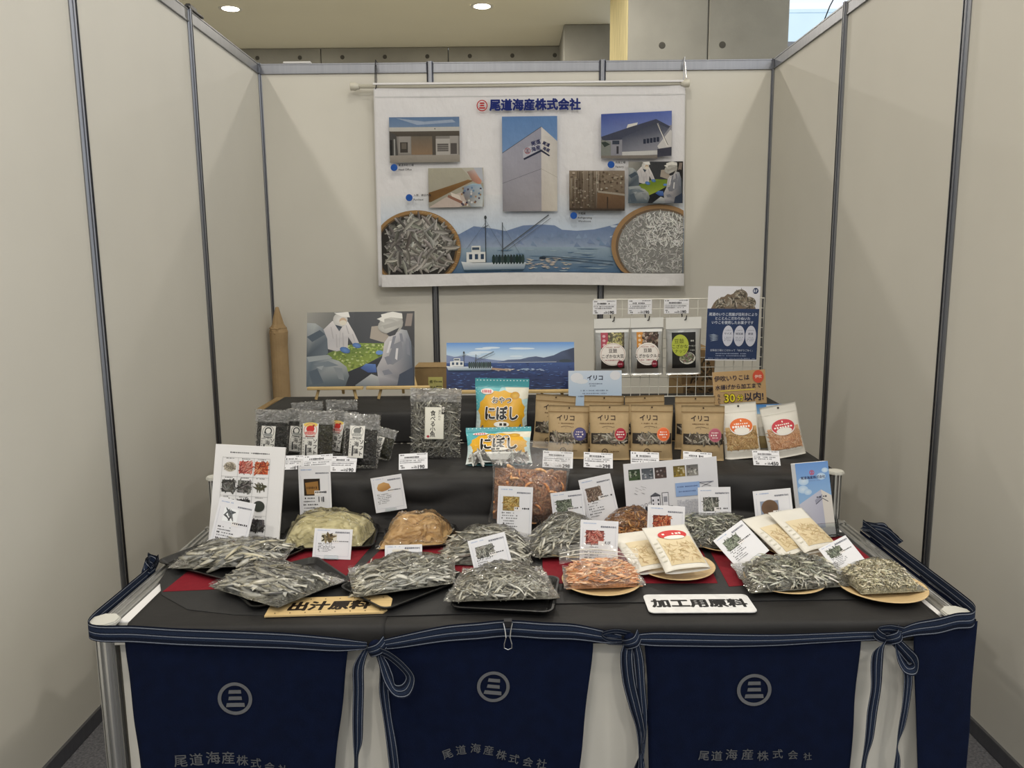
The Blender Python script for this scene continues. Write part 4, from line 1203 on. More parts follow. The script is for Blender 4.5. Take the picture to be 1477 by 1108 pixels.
lying_bag('whitebait_bag', 'clear bag of fine pale whitebait on the round plate at the right front corner', [(.795, -2.945), (.965, -2.93), (.945, -2.785), (.785, -2.795)], .05, z0=ZPL + .006, seed=21, corem=CORE_P, stuff=([(214, 206, 176), (190, 182, 150), (226, 220, 194), (168, 158, 128)], 1800, .016, 'whitebait', FISHM), spread=3, corek=.85)
zb = lying_bag('zip_bag', 'zip bag of orange dried shreds on the front middle round plate', [(.085, -2.90), (.29, -2.885), (.275, -2.76), (.09, -2.765)], .045, film=FILMH, z0=ZPL + .006, seed=23, corem=CORE_O, stuff=([(220, 172, 132), (204, 146, 104), (232, 196, 162), (184, 124, 84)], 1500, .03, 'orange_shreds', SHRIMPM), spread=.5, corek=.85)
zq = MB().grid(lambda u, v: (-.105 + .205 * u, .025 + .012 * sin(u * 5) + .03 * v, .030 + .034 * v + .008 * sin(u * 3)), 20, 4)
zq.build('zip_flap', FILMH, zb, True)
for dz in (.014, .022): MB().tube([(-.103 + .0201 * k, .024 + .012 * sin(k * .5) + .03 * (dz / .034), .030 + dz + .008 * sin(k * .3)) for k in range(11)], .0011, 6).build('zip_track', WHITEP, zb)
lying_bag('powder_bag', 'clear bag of pale green powder on a black tray, before the riser', [(-.705, -2.585), (-.475, -2.585), (-.455, -2.415), (-.69, -2.395)], .078, z0=ZTR, seed=25, ex=.26, corem=GREENPOW, corek=.95, lump=.2, m=.03, wr=.016)
lying_bag('powder_bag', 'clear bag of tan powder with a torn looking edge, before the riser', [(-.43, -2.60), (-.24, -2.56), (-.215, -2.425), (-.395, -2.42)], .07, z0=ZTR, seed=27, ex=.3, corem=TANPOW, corek=.95, lump=.35, m=.05, wr=.014)

# ------------------------------------------------------------------ pouches that stand up
def pouch_map(w, h, t, seed=0, top=.84, crease=.0006):
    def f(x, y, d):
        a = min(1, abs(2 * x / w)); v = min(1, max(0, y / h))
        e = (1 - a ** 3) ** .8 if a < 1 else 0
        g = (.55 + .45 * min(1, v / .18)) if v < .18 else (cos(pi / 2 * min(1, (v - .18) / (top - .18))) ** .9 if v < top else 0)
        k = t * .5 * e * g + .0012 + crease * nz(x * 18, y * 14, seed) * (1 - .5 * v)
        pin = 1 - .05 * (t / .05) * sin(pi * min(1, v / top)) * (v < top)
        return (x * pin, -(k + d), y)
    return f
def pouch_body(w, h, t, seed, nu=18, nv=22, top=.84):
    F = pouch_map(w, h, t, seed, top)
    mb = MB()
    mb.grid(lambda u, v: F((u - .5) * w, v * h, 0), nu, nv)
    def back(u, v):
        x, y, z = F((u - .5) * w, v * h, 0); return (x, -y * .7, z)
    mb.grid(back, nu, nv, flip=True)
    n = nu + 1
    o = (nu + 1) * (nv + 1)
    for j in range(nv):
        a, b = j * n, (j + 1) * n
        mb.f.append((a, b, o + b, o + a)); a += nu; b += nu
        mb.f.append((b, a, o + a, o + b))
    for i in range(nu):
        mb.f.append((i, i + 1, o + i + 1, o + i)); q = nv * n
        mb.f.append((q + i + 1, q + i, o + q + i, o + q + i + 1))
    return mb, F
PCACHE = {}
def pouch(name, label, cat, card, t, m, draw=None, seed=0, group=None, yaw=0, pm=PRINT, top=.84, extra=None, key=None, wh=None):
    x, y, z, roll, lean, w, h = card
    if wh: w, h = wh
    o = empty(name, (x, y, z), label=label, cat=cat, group=group)
    tilt(o, x, y, z, lean, roll, yaw)
    mb, F = pouch_body(w, h, t, seed, top=top)
    mb.build('pouch_body', m, o, True)
    if draw:
        p = Pr(w, h, F, maxlen=w / 22, base=.001, step=8e-5)
        draw(p)
        p.build('print', pm, o)
    if extra: extra(o, w, h, F)
    return o

# kraft pouches
def iriko(badge, badge_rim, shade=0):
    def d(p):
        p.rect(0, .115, 1, .125, (132, 104, 66)); p.rect(0, .135, 1, .142, (176, 146, 102))
        p.text('イリコ', .42, .232, .0215, (58, 40, 28), .04, sx=1.0)
        p.bars(.24, .62, .335, .022, (110, 84, 54), 13)
        p.line([(.3, .405), (.36, .39), (.44, .385), (.52, .392), (.57, .405)], .0012, (70, 50, 34)); p.ell(.42, .42, .008, .006, (70, 50, 34), 6); p.ell(.6, .4, .01, .008, (90, 66, 44), 6)
        p.rect(.02, .51, .98, .70, (52, 46, 40), (40, 34, 30))
        p.fishes(inrect(.12, .545, .88, .665), 60, .03, .006, [(126, 116, 100), (160, 150, 132), (92, 82, 70), (190, 184, 170)], dark=(40, 34, 28))
        p.ell(.77, .53, .165, .125, badge_rim, 24); p.ell(.77, .53, .15, .112, badge, 24)
        p.bars(.68, .86, .49, .022, (240, 226, 220), 4); p.bars(.66, .88, .535, .03, (240, 226, 220), 4); p.bars(.7, .84, .58, .022, (240, 226, 220), 4)
        p.ring(.36, .84, .075, .25, (70, 50, 34), 20); p.rect(.33, .835, .39, .845, (70, 50, 34))
        p.bars(.5, .72, .84, .02, (96, 70, 46), 7)
        p.ell(.5, .045, .02, .016, (60, 44, 30), 10)
    return d
KG = 'kraft pouches on the middle riser'
for i, (bl, br, tc, bd, rim, nm) in enumerate((
        ((0.15, -2.121, 0.9, 0.0337, 9.0, 0.142, 0.1806), 0, 0, (84, 80, 124), (70, 66, 110), 'kraft pouch with a purple round badge, front row left end'),
        ((0.289, -2.145, 0.9, 0.0088, 9.0, 0.136, 0.186), 0, 0, (168, 44, 62), (190, 150, 120), 'kraft pouch with a crimson round badge, second in the front row'),
        ((0.43, -2.15, 0.9, 0.0162, 9.0, 0.143, 0.1856), 0, 0, (226, 106, 58), (232, 140, 96), 'kraft pouch with an orange round badge, third in the front row'),
        ((0.598, -2.166, 0.9, 0.0206, 8.0, 0.145, 0.1847), 0, 0, (176, 92, 108), (190, 120, 130), 'kraft pouch with a mauve round badge, front row right end'))):
    pouch('kraft_pouch', nm, 'pouch', bl, .045, KRAFT, iriko(bd, rim), seed=31 + i, group=KG)
for i, (card, nm) in enumerate((
        ((0.103, -2.01, 0.9, 0.0819, 4.0, 0.143, 0.1944), 'kraft pouch standing behind the purple badge pouch, left end of the row'),
        ((0.285, -2.017, 0.9, 0.0248, 4.0, 0.142, 0.191), 'kraft pouch standing behind the crimson badge pouch'),
        ((0.436, -2.033, 0.9, -0.0243, 4.0, 0.14, 0.1924), 'kraft pouch standing behind the orange badge pouch'),
        ((0.609, -2.04, 0.9, 0.0035, 4.0, 0.142, 0.1894), 'kraft pouch standing behind the mauve badge pouch'))):
    pouch('kraft_pouch', nm, 'pouch', (card[0], card[1] + .035, *card[2:]), .04, KRAFT, iriko(((84, 80, 124), (168, 44, 62), (226, 106, 58), (176, 92, 108))[i], (190, 150, 120)), seed=41 + i, group=KG)

# white pouches with an oval badge and a clear window
def whitep(badge, cols, dark):
    def d(p):
        p.ell(.5, .06, .03, .02, (60, 56, 52), 12)
        p.rect(.0, .165, 1, .172, (206, 202, 190))
        p.rect(.06, .43, .94, .84, cols[0], cols[1])
        p.fishes(inrect(.08, .47, .92, .82), 260, .02, .0022, cols, dark=dark, bend=.8)
        p.ell(.5, .43, .33, .155, (238, 234, 228), 28); p.ell(.5, .42, .32, .14, badge, 28); p.ell(.5, .5, .22, .06, (238, 234, 226), 20)
        p.bars(.3, .7, .38, .03, (250, 236, 226), 7); p.bars(.24, .76, .43, .045, (255, 246, 240), 7); p.ell(.5, .325, .02, .02, (250, 240, 230), 8)
        p.rect(.08, .88, .92, .885, (196, 192, 182))
    return d
WG = 'white pouches at the right of the middle riser'
C1 = [(206, 172, 120), (186, 150, 100), (226, 198, 150), (160, 126, 84)]; C2 = [(224, 178, 140), (206, 158, 118), (236, 204, 172), (190, 136, 98)]
pouch('white_pouch', 'white pouch with an orange oval badge at the right of the kraft pouches', 'pouch', (0.743, -2.143, 0.9, -0.0766, 12.0, 0.123, 0.1892), .035, WHITEP, whitep((226, 116, 60), C1, (120, 90, 56)), seed=51, group=WG)
pouch('white_pouch', 'white pouch with a red oval badge, tilted, right end of the middle riser', 'pouch', (0.897, -2.134, 0.902, -0.1762, 12.0, 0.125, 0.1795), .035, WHITEP, whitep((204, 70, 80), C2, (150, 96, 66)), seed=52, group=WG)
def whiteback(p):
    p.rect(.0, .0, 1, .2, (64, 128, 196), (150, 190, 224)); p.rect(.4, .02, 1, .16, (222, 230, 236))
    for k in range(4): p.bars(.3, .9, .3 + .08 * k, .035, (70, 70, 70), 8)
    p.rect(.1, .66, .95, .92, (168, 148, 104))
pouch('white_pouch', 'white pouch with a blue top edge peeking out between the two badge pouches', 'pouch', (0.866, -2.039, 0.9, -0.0202, 4.0, 0.122, 0.165), .03, WHITEP, whiteback, seed=53, group=WG)

# blue snack bags
def snack(p):
    TEAL = (88, 176, 184)
    p.rect(0, 0, 1, 1, (150, 204, 210), (226, 232, 230))
    p.poly([(0, .12), (.5, .12), (.36, .3), (.2, .42), (0, .5)], TEAL); p.poly([(.55, .12), (1, .12), (1, .3), (.8, .34), (.6, .22)], (226, 222, 204))
    P = [(.5 + .44 * cos(radians(a)) * (1 + .06 * (a // 12 % 2)), .5 + .30 * sin(radians(a)) * (1 + .08 * (a // 12 % 2))) for a in range(0, 360, 12)]
    p.poly(P, (226, 172, 40)); p.poly([(.1, .55), (.9, .55), (.92, .78), (.08, .78)], (216, 164, 40))
    p.ell(.75, .26, .09, .06, (220, 180, 70), 16, (196, 140, 40))
    p.rect(.04, .76, .96, .96, (196, 194, 186), (150, 146, 138))
    p.fishes(inrect(.08, .77, .92, .95), 60, .045, .009, [(206, 206, 202), (130, 128, 122), (232, 230, 226), (84, 80, 76)])
    p.poly([(.3, .78), (.7, .78), (.62, .95), (.38, .95)], (232, 232, 228))
    p.rect(0, 0, 1, .13, (66, 150, 160), (74, 158, 168))
    for k in range(16): p.ell(.04 + k * .0615, .03, .012, .008, (226, 240, 240), 8)
    p.ell(.22, .2, .12, .045, (236, 226, 222), 18); p.bars(.13, .31, .2, .05, (206, 80, 90), 5)
    for t, u, v, s_ in (('おやつ', .5, .33, .026),):
        p.text(t, u, v, s_ * 1.04, (250, 246, 236), .09); p.text(t, u, v, s_, (40, 30, 22), .03)
    p.text('にぼし', .5, .53, .054, (252, 248, 240), .1, sx=.84); p.text('にぼし', .5, .53, .054, (28, 24, 22), .05, sx=.84)
    p.ell(.5, .7, .15, .045, (246, 242, 232), 18); p.bars(.38, .62, .7, .05, (50, 40, 30), 3)
SNK = mat('teal_snack_film', (120, 186, 192), .3, spec=.6, noise_scale=10, noise_amt=.05, bump=.1, bump_scale=14)
pouch('snack_bag', 'teal and yellow snack bag standing upright before the sea photo', 'bag', (-0.081, -1.895, 0.9, 0.0256, 10.0, 0.2, 0.2419), .07, SNK, snack, seed=61, pm=PRINTG, top=.88)
pouch('snack_bag', 'teal and yellow snack bag lying back in front of the upright one', 'bag', (-0.084, -2.207, 0.904, -0.0147, 38.0, 0.221, 0.1344), .06, SNK, snack, seed=62, pm=PRINTG, top=.88)

# ------------------------------------------------------------------ clear cello bags that stand
def cello(name, label, card, t, inner_m, label_draw, lab=(.3, .28, .7, .8), seed=0, pieces=None, n=0, L=.04, group=None, part='dried_fish', fill=(.08, .82), corem=None, yaw=0, film=None, foot=False):
    x, y, z, roll, lean, w, h = card
    o = empty(name, (x, y, z), label=label, cat='bag', group=group)
    tilt(o, x, y, z, lean, roll, yaw)
    rnd = random.Random(seed + 500)
    F = pouch_map(w, h, t, seed, .86, crease=.002)
    def fr(u, v):
        x_, y_, z_ = F((u - .5) * w, v * h, 0)
        rg = 1 - abs(nz(u * 6, v * 7, seed)) * 2.2
        e = max(0, v - .78) * 4 + (abs(2 * u - 1) > .8) * .6
        return (x_ * (1 + .02 * nz(v * 9, seed, u)), y_ - .0035 - .006 * max(0, rg) * (.4 + e), z_ + .004 * nz(u * 9, seed) * (v > .9))
    def bk(u, v):
        x_, y_, z_ = fr(u, v); return (x_, -(y_ + .0035) * .6 + .003, z_)
    f0, f1 = fill
    fm = MB(); fm.grid(fr, 26, 30); fm.grid(bk, 14, 16, flip=True)
    fm.build('film', film or FILMC, o, True)
    if film is None:
        tb = MB()
        def tf(u, v):
            vv = f1 + .01 + (1 - f1 - .01) * v
            x_, y_, z_ = fr(u, vv)
            return (x_ * .985, y_ * .5 - .001 - .007 * abs(nz(u * 11, v * 5, seed + 1)), z_ - .002)
        tb.grid(tf, 30, 12); tb.build('sheen_top', FILMT, o, False)  # crumpled strip whose whiteness is painted sheen
    f0, f1 = fill
    cm = MB()
    def cf(u, v):
        vv = f0 + (f1 - f0) * v; uu = .06 + .88 * u
        ed = min(1, 8 * min(u, 1 - u)) * min(1, 6 * min(v, 1 - v))
        x_, y_, z_ = F((uu - .5) * w, vv * h, 0)
        return (x_, (y_ * (.55 + .35 * nz(u * 9, v * 12, seed + 9))) * ed - .0006, z_)
    cm.grid(cf, 30, 34)
    cm.grid(lambda u, v: ((.06 + .88 * u - .5) * w, .0012, (f0 + (f1 - f0) * v) * h), 4, 4, flip=True)
    cm.build('contents', inner_m, o, False)
    for i in range(n if pieces else 0):
        u, v = rnd.uniform(.1, .9), rnd.uniform(f0 + .03, f1 - .03)
        x_, y_, z_ = F((u - .5) * w, v * h, 0)
        p = put(part, rnd.choice(pieces), o, (x_, y_ * rnd.uniform(.55, .95), z_))
        a = rnd.uniform(0, 2 * pi)
        p.rotation_euler = (rnd.choice((0, pi)) + rnd.uniform(-.5, .5), a, rnd.uniform(-.25, .25))
        s_ = L * rnd.uniform(.7, 1.15); p.scale = (s_, s_, s_)
    if label_draw:
        u0, v0, u1, v1 = lab
        G = lambda x_, y_, d: (lambda q: (q[0], q[1] - .0105, q[2]))(F(x_, y_, d))
        p = Pr(w, h, G, maxlen=w / 18, base=.0008, step=6e-5)
        p.frame(u0, v0, u1, v1)
        label_draw(p)
        p.build('paper_label', PRINT, o)
    return o
def tabe(p):
    p.rect(0, 0, 1, 1, (216, 214, 200), (206, 204, 190)); p.rect(.04, .02, .96, .98, (222, 220, 208))
    p.text('食べる小魚', .42, .52, .0195, (30, 26, 24), .03, vert=True, sp=.92)
    p.text('瀬戸内の', .76, .25, .009, (80, 76, 70), 0, vert=True); p.ell(.18, .92, .08, .04, (170, 60, 70), 10)
    p.rect(.86, -.05, 1.04, .22, (46, 42, 38)); p.text('煮干', .95, .08, .011, (230, 226, 216), .02, vert=True)
cello('fish_snack_bag', 'crinkled clear bag of little fish with a white vertical lettering label, on the middle riser', (-0.306, -2.095, 0.9, 0.0226, 8.0, 0.177, 0.24), .045, CORE_F, tabe, (.30, .27, .68, .72), 71, NIBO + PALE, 170, .052, fill=(.10, .80))
SEAW = mat('dried_seaweed', (22, 22, 20), .35, spec=.6, noise_scale=120, noise_amt=.5, bump=.8, bump_scale=160)
SEAW_G = mat('dried_seaweed_green', (84, 82, 54), .5, spec=.5, noise_scale=120, noise_amt=.5, bump=.8, bump_scale=160, col2=(40, 42, 30))
def soft(kind):
    c = {'red': (196, 50, 44), 'grey': (120, 122, 120), 'fish': (44, 46, 46)}[kind]
    def d(p):
        p.rect(0, 0, 1, 1, (226, 224, 218), (216, 214, 208))
        if kind == 'red': p.ell(.5, .04, .45, .07, (226, 200, 100), 14)
        p.ring(.5, .2, .42, .1, mixc(c, (226, 224, 218), .45), 26)
        if kind == 'fish':
            p.ring(.5, .17, .26, .3, c, 22); p.poly([(.22, .2), (.32, .16), (.34, .24), (.24, .27)], c); p.ell(.5, .3, .3, .05, (150, 152, 150), 14)
        else:
            p.ell(.5, .16, .26, .1, c, 18); p.poly([(.6, .06), (.76, .03), (.72, .12)], mixc(c, (40, 30, 30), .4))
            p.ell(.48, .28, .34, .06, mixc(c, (226, 224, 218), .5), 16)
            for k in range(8): p.ell(.25 + .07 * k, .28 + .02 * (k % 2), .03, .012, mixc(c, (226, 224, 218), .2 + .4 * (k % 2)), 6)
        p.rect(.2, .37, .82, .395, mixc(c, (60, 60, 60), .5))
        p.text('ソフト', .84, .68, .0165, (34, 32, 32), .03, vert=True, sp=1.15)
        p.text('海藻', .5, .68, .0185, (40, 38, 38), .01, vert=True, sp=1.25)
        p.rect(.22, .62, .32, .94, (60, 60, 62)); p.bars(.06, .75, .43, .03, (110, 110, 110), 8)
        for k in range(5): p.rect(.07, .5 + .08 * k, .13, .54 + .08 * k, (150, 150, 148))
    return d
SG = 'seaweed bags at the left of the middle riser'
for i, (card, kind, mm, lab, nm) in enumerate((
        ((-0.808, -1.866, 0.9, -0.0522, 4.0, 0.119, 0.1495), None, SEAW, None, 'clear seaweed bag with no label showing, behind the red label bag'),
        ((-0.687, -1.871, 0.9, 0.0272, 4.0, 0.119, 0.1568), None, SEAW, None, 'clear seaweed bag at the very back, its top beside the easel leg'),
        ((-0.894, -2.028, 0.9, 0.0595, 9.0, 0.121, 0.1588), 'fish', SEAW, (.24, .36, .66, 1.0), 'clear seaweed bag with a black and white label, leftmost'),
        ((-0.805, -2.026, 0.9, 0.0781, 7.0, 0.093, 0.1556), 'fish', SEAW, (.22, .38, .72, .95), 'clear seaweed bag with a pale label, squeezed between the leftmost and the red label bag'),
        ((-0.653, -2.072, 0.9, 0.1571, 6.0, 0.102, 0.1596), 'red', SEAW_G, (.16, .24, .62, .88), 'clear seaweed bag with a tilted red and white label, behind the grey label bag'),
        ((-0.709, -2.123, 0.9, 0.0197, 11.0, 0.121, 0.1722), 'red', SEAW_G, (.12, .26, .58, .93), 'clear seaweed bag with a red picture label, at the middle front'),
        ((-0.541, -2.229, 0.9, 0.0544, 11.0, 0.118, 0.1793), 'grey', SEAW, (.2, .22, .62, .80), 'clear seaweed bag with a grey picture label, front right'),
        ((-0.491, -2.127, 0.904, 0.2536, 14.0, 0.067, 0.1087), 'grey', SEAW_G, (.08, .3, .5, .95), 'small clear seaweed bag tilted over, right end of the seaweed bags'))):
    y2 = card[1] + (.05 if i < 2 else .02 if i in (3, 4) else 0)
    cello('seaweed_bag', nm, (card[0], y2, *card[2:]), .032, mm, soft(kind) if kind else None, lab or (0, 0, 1, 1), 80 + i, group=SG, fill=(.06, .72))

# tall zip pouch of dried shrimps on the counter
shc = (0.008, -2.368, 0.753, 0.0573, 2.0, 0.253, 0.265)
shp = cello('shrimp_pouch', 'large clear standing pouch of orange brown dried shrimps before the snack bags', shc, .085, CORE_S, None, seed=95, pieces=SHRP, n=260, L=.05, part='dried_shrimp', fill=(.03, .66), film=FILMH)

# ------------------------------------------------------------------ price tags
def pricetag(price):
    def d(p):
        p.bars(.05, .2, .1, .08, INK, 4); p.bars(.6, .96, .08, .06, (70, 70, 74), 11)
        p.bars(.2, .72, .25, .12, INK, 9); p.line([(.04, .35), (.96, .35)], .0006, INK)
        p.bars(.04, .9, .46, .07, (96, 96, 100), 18); p.bars(.04, .8, .58, .07, (96, 96, 100), 16)
        p.bars(.06, .16, .76, .08, INK, 3); p.bars(.1, .22, .88, .1, INK, 3); p.bars(.42, .52, .9, .07, INK, 4)
        p.text('込', .58, .86, .010, INK, .02); p.text(price, .78, .86, .0165, INK, .035)
    return d
def tagcard(name, label, card, price, group, th=.0012):
    return tag(board(name, label, 'price tag', card, th, pricetag(price), PRINT, body=CARD), group=group)
TGp = 'white price tags along the front edge of the middle riser'
for card, pr_, nm in (
        ((-0.761, -2.239, 0.901, -0.0237, 35.0, 0.072, 0.0493), '190', 'white price tag half hidden behind the tall product sheet'),
        ((-0.67, -2.268, 0.901, -0.0627, 35.0, 0.094, 0.0585), '190', 'white price tag in front of the red label seaweed bag'),
        ((-0.587, -2.275, 0.901, 0.0224, 35.0, 0.083, 0.0545), '190', 'white price tag in front of the grey label seaweed bag'),
        ((-0.363, -2.249, 0.901, -0.0469, 35.0, 0.094, 0.0553), '190', 'white price tag in front of the crinkled little fish bag'),
        ((0.107, -2.248, 0.901, 0.0688, 35.0, 0.099, 0.0578), '298', 'white price tag seen through the tall shrimp pouch'),
        ((0.239, -2.253, 0.901, 0.0651, 35.0, 0.095, 0.0529), '298', 'white price tag in front of the crimson badge pouch'),
        ((0.388, -2.275, 0.901, 0.0616, 35.0, 0.092, 0.0595), '298', 'white price tag in front of the orange badge pouch'),
        ((0.557, -2.281, 0.901, 0.0807, 35.0, 0.093, 0.0595), '298', 'white price tag in front of the mauve badge pouch'),
        ((0.792, -2.242, 0.901, 0.0353, 35.0, 0.088, 0.0519), '450', 'white price tag in front of the two white pouches')):
    tagcard('price_tag', nm, card, pr_, TGp)

# ------------------------------------------------------------------ lattice panel with hanging pouches
gx0, gx1, gz0, gz1, gy = .29, .965, 1.022, 1.414, -1.605
gp = empty('lattice_panel', (0, gy, 0), label='white wire lattice panel standing on the uppermost riser', cat='display panel')
k = 0
nx = 18; nzv = 10
VW = MB().tube([(0, 0, gz0), (0, 0, gz1)], .0015, 6).mesh('wire', WIREW)
HW = MB().tube([(gx0, 0, 0), (gx1, 0, 0)], .0015, 6).mesh('wire', WIREW)
for i in range(1, nx): put('wire', VW, gp, (gx0 + (gx1 - gx0) * i / nx, 0, 0))
for i in range(1, nzv): put('wire', HW, gp, (0, .003, gz0 + (gz1 - gz0) * i / nzv))
MB().tube([(gx0, 0, gz0), (gx1, 0, gz0), (gx1, 0, gz1), (gx0, 0, gz1)], .0028, 8, closed=True).build('frame_wire', WIREW, gp)
for x in (gx0 + .03, gx1 - .03): MB().box(x - .012, x + .012, -.05, .09, 1.0188, 1.0235, .001).build('foot', WIREB, gp)
HK = MB().tube([(-.006, .006, .014), (-.006, -.004, .016), (-.006, -.006, 0), (-.004, -.022, -.008), (.004, -.032, -.004), (.006, -.034, .012)], .0022, 6).mesh('hook', WIREB)
pc = [(0.361, -1.761, 1.115, -0.0127, 0.0, 0.143, 0.2257), (0.499, -1.769, 1.115, -0.0142, 0.0, 0.13, 0.2276), (0.645, -1.725, 1.115, -0.0204, 0.0, 0.14, 0.2283)]
def nuts(kind):
    A, B, C = {'soy': ((176, 76, 92), [(196, 190, 120), (120, 116, 90), (222, 214, 160)], '大豆'), 'wal': ((206, 140, 60), [(110, 80, 70), (196, 176, 160), (70, 50, 46)], 'クルミ')}[kind]
    def d(p):
        p.rect(0, 0, 1, .17, (224, 224, 220)); p.rect(0, .17, 1, .185, (140, 140, 138)); p.rect(.04, .2, .96, .245, (238, 238, 236))
        p.rect(.18, .245, .84, .88, (44, 36, 34)); p.frame(.18, .245, .84, .88)
        p.rect(0, 0, 1, .38, (84, 74, 60)); p.rect(0, 0, .3, .42, A)
        p.fishes(inrect(.3, .03, .97, .34), 70, .014, .008, B, dark=(50, 44, 36))
        for q in range(3): p.ell(.13, .1 + .12 * q, .07, .04, mixc(A, (255, 255, 255), .55), 8)
        p.ell(.5, .6, .56, .31, (236, 230, 224), 30); p.ring(.5, .6, .52, .04, (196, 170, 160), 30, ratio=.86)
        p.text('豆鼓', .5, .5, .0175, (46, 34, 30), .02, sp=1); p.text('こざかな' + C, .5, .65, .0152, (34, 28, 26), .025)
        p.bars(.15, .8, .76, .03, (170, 90, 96), 14); p.bars(.2, .8, .4, .025, (170, 120, 110), 10)
        p.ell(.82, .87, .14, .1, (130, 30, 50), 18); p.bars(.73, .91, .87, .05, (220, 170, 180), 4)
        p.frame(0, 0, 1, 1)
    return d
def mix_(p):
    p.rect(0, 0, 1, .2, (224, 224, 220)); p.rect(0, .2, 1, .21, (150, 150, 148))
    p.rect(.16, .26, .84, .88, (28, 28, 28)); p.frame(.16, .26, .84, .88)
    p.ell(.64, .72, .34, .17, (214, 212, 202), 26); p.ell(.62, .7, .31, .145, (84, 86, 78), 26)
    p.fishes(indisc(.62, .7, .27, .12), 60, .016, .006, [(170, 170, 150), (120, 130, 90), (196, 186, 160), (140, 100, 110)], dark=(40, 40, 36))
    p.ell(.34, .36, .36, .3, (176, 186, 70), 30); p.text('豆鼓', .3, .24, .02, (90, 96, 30), .02); p.text('こざかな', .33, .39, .0165, (70, 76, 24), .02); p.text('ナッツ', .35, .52, .0165, (70, 76, 24), .02)
    for v, t in ((.24, '素焼'), (.38, 'アーモンド'), (.5, 'くるみ')): p.text(t, .85, v, .007, (220, 220, 214), .02)
    p.frame(0, 0, 1, 1)
PG = 'silver pouches hanging on the lattice'
for cd, dr, nm in ((pc[0], nuts('soy'), 'silver pouch with a pink corner and white oval label, left on the lattice'), (pc[1], nuts('wal'), 'silver pouch with an orange corner and white oval label, middle of the lattice'), (pc[2], mix_, 'silver pouch with a black label and lime circle, right on the lattice')):
    put('hook', HK, gp, (cd[0] + cd[5] * .0, -.001, cd[2] + cd[6] - .005))
    pouch('silver_pouch', nm, 'pouch', (cd[0], gy - .026, cd[2], cd[3], 0, cd[5], cd[6]), .028, SILVER, dr, seed=int(cd[0] * 100), group=PG, pm=PRINTG, top=.8)
LG = 'price tags clipped to the lattice'
for card, nm in (((0.331, -1.613, 1.356, -0.0134, 0.0, 0.094, 0.0562), 'price tag clipped at the top left of the lattice'), ((0.471, -1.653, 1.356, -0.0091, 0.0, 0.095, 0.0568), 'price tag clipped at the top middle of the lattice'), ((0.616, -1.633, 1.356, -0.0322, 0.0, 0.099, 0.0572), 'price tag clipped at the top right of the lattice beside the poster')):
    tagcard('price_tag', nm, (card[0], gy - .006, card[2], 0, 0, card[5], card[6]), '190', LG)

# poster, cork coloured sign, iriko card
def poster(p):
    p.rect(0, 0, 1, 1, (222, 222, 228)); p.rect(.0, .3, 1, .985, (38, 58, 98), (30, 50, 90))
    P = [(.06, .31)] + [(.06 + .88 * k / 14, .31 - .2 * sin(pi * k / 14) ** .7 - .02 * (k % 2)) for k in range(1, 14)] + [(.94, .31)]
    p.poly(P, (120, 104, 88))
    for cx, cy, r in ((.26, .235, .13), (.5, .22, .15), (.62, .12, .14), (.78, .22, .15)):
        p.ell(cx, cy, r, r * .55, (170, 158, 140), 18, (110, 98, 84)); p.fishes(indisc(cx, cy, r * .85, r * .45), 30, .02, .0035, [(206, 200, 186), (90, 84, 74), (160, 150, 134), (60, 56, 50)], dark=(40, 38, 34))
    p.rect(0, .3, 1, .33, (38, 58, 98))
    p.ell(.91, .06, .055, .04, (34, 50, 90), 16); p.bars(.87, .95, .05, .02, (200, 204, 216), 2); p.bars(.87, .95, .07, .02, (200, 204, 216), 2)
    for t, v in (('尾道のいりこ問屋が目利きにより', .375), ('とことんこだわりぬいた', .43), ('いりこを使用したお菓子です', .485)):
        p.text(t, .5, v, .0136, (214, 220, 234), .02, sx=.94)
    for k, (u, t) in enumerate(((.42, 'サイズ'), (.64, '味加減'), (.86, '鮮度'))):
        p.ell(u, .665, .105, .14, (206, 208, 222), 26); p.text('こだわり' + str(k + 1), u, .59, .0058, (60, 70, 100), .01); p.text(t, u, .635, .010, (50, 60, 92), .02)
        for q in range(3): p.bars(u - .07, u + .07, .685 + .022 * q, .009, (100, 108, 130), 8)
    for q in range(5): p.poly([(.04 + .01 * q, .66 + .02 * q), (.14, .64 + .02 * q), (.24, .665 + .014 * q), (.14, .655 + .02 * q)], (150, 164, 186))
    p.text('全製造工程にこだわって「味がうごめく」', .5, .86, .0092, (206, 214, 230), .01)
    for v in (.905, .935): p.bars(.2, .8, v, .014, (160, 172, 200), 20)
    p.bars(.03, .97, .97, .01, (150, 162, 190), 30)
board('poster', 'navy blue poster of dried fish bowls and white ovals, right of the lattice', 'poster', (0.83, -1.64, 1.17, 0.0183, 0, 0.204, 0.2931), .002, poster, PRINTG)
def cork(p):
    p.rect(0, 0, 1, 1, (188, 156, 112))
    for _ in range(160): p.ell(random.random() * .98 + .01, random.random() * .96 + .02, .004, .006, jit((170, 138, 96), 14), 5)
    p.text('伊吹いりこは', .36, .2, .0225, (38, 40, 66), .02); p.rect(.13, .56, .78, .585, (226, 206, 90)); p.text('水揚げから加工まで', .475, .46, .0196, (38, 40, 66), .022)
    p.text('なんと', .1, .8, .0125, (38, 40, 66), .02, vert=True); p.text('30', .3, .78, .043, (70, 64, 30), .09); p.text('30', .3, .78, .043, (246, 226, 60), .03); p.text('分', .5, .8, .026, (70, 64, 30), .08); p.text('分', .5, .8, .026, (246, 226, 60), .02)
    p.text('以内!', .76, .78, .034, (38, 40, 66), .03)
    p.ell(.86, .2, .105, .19, (206, 84, 60), 22); p.text('伊吹', .86, .2, .0135, (240, 220, 206), .02)
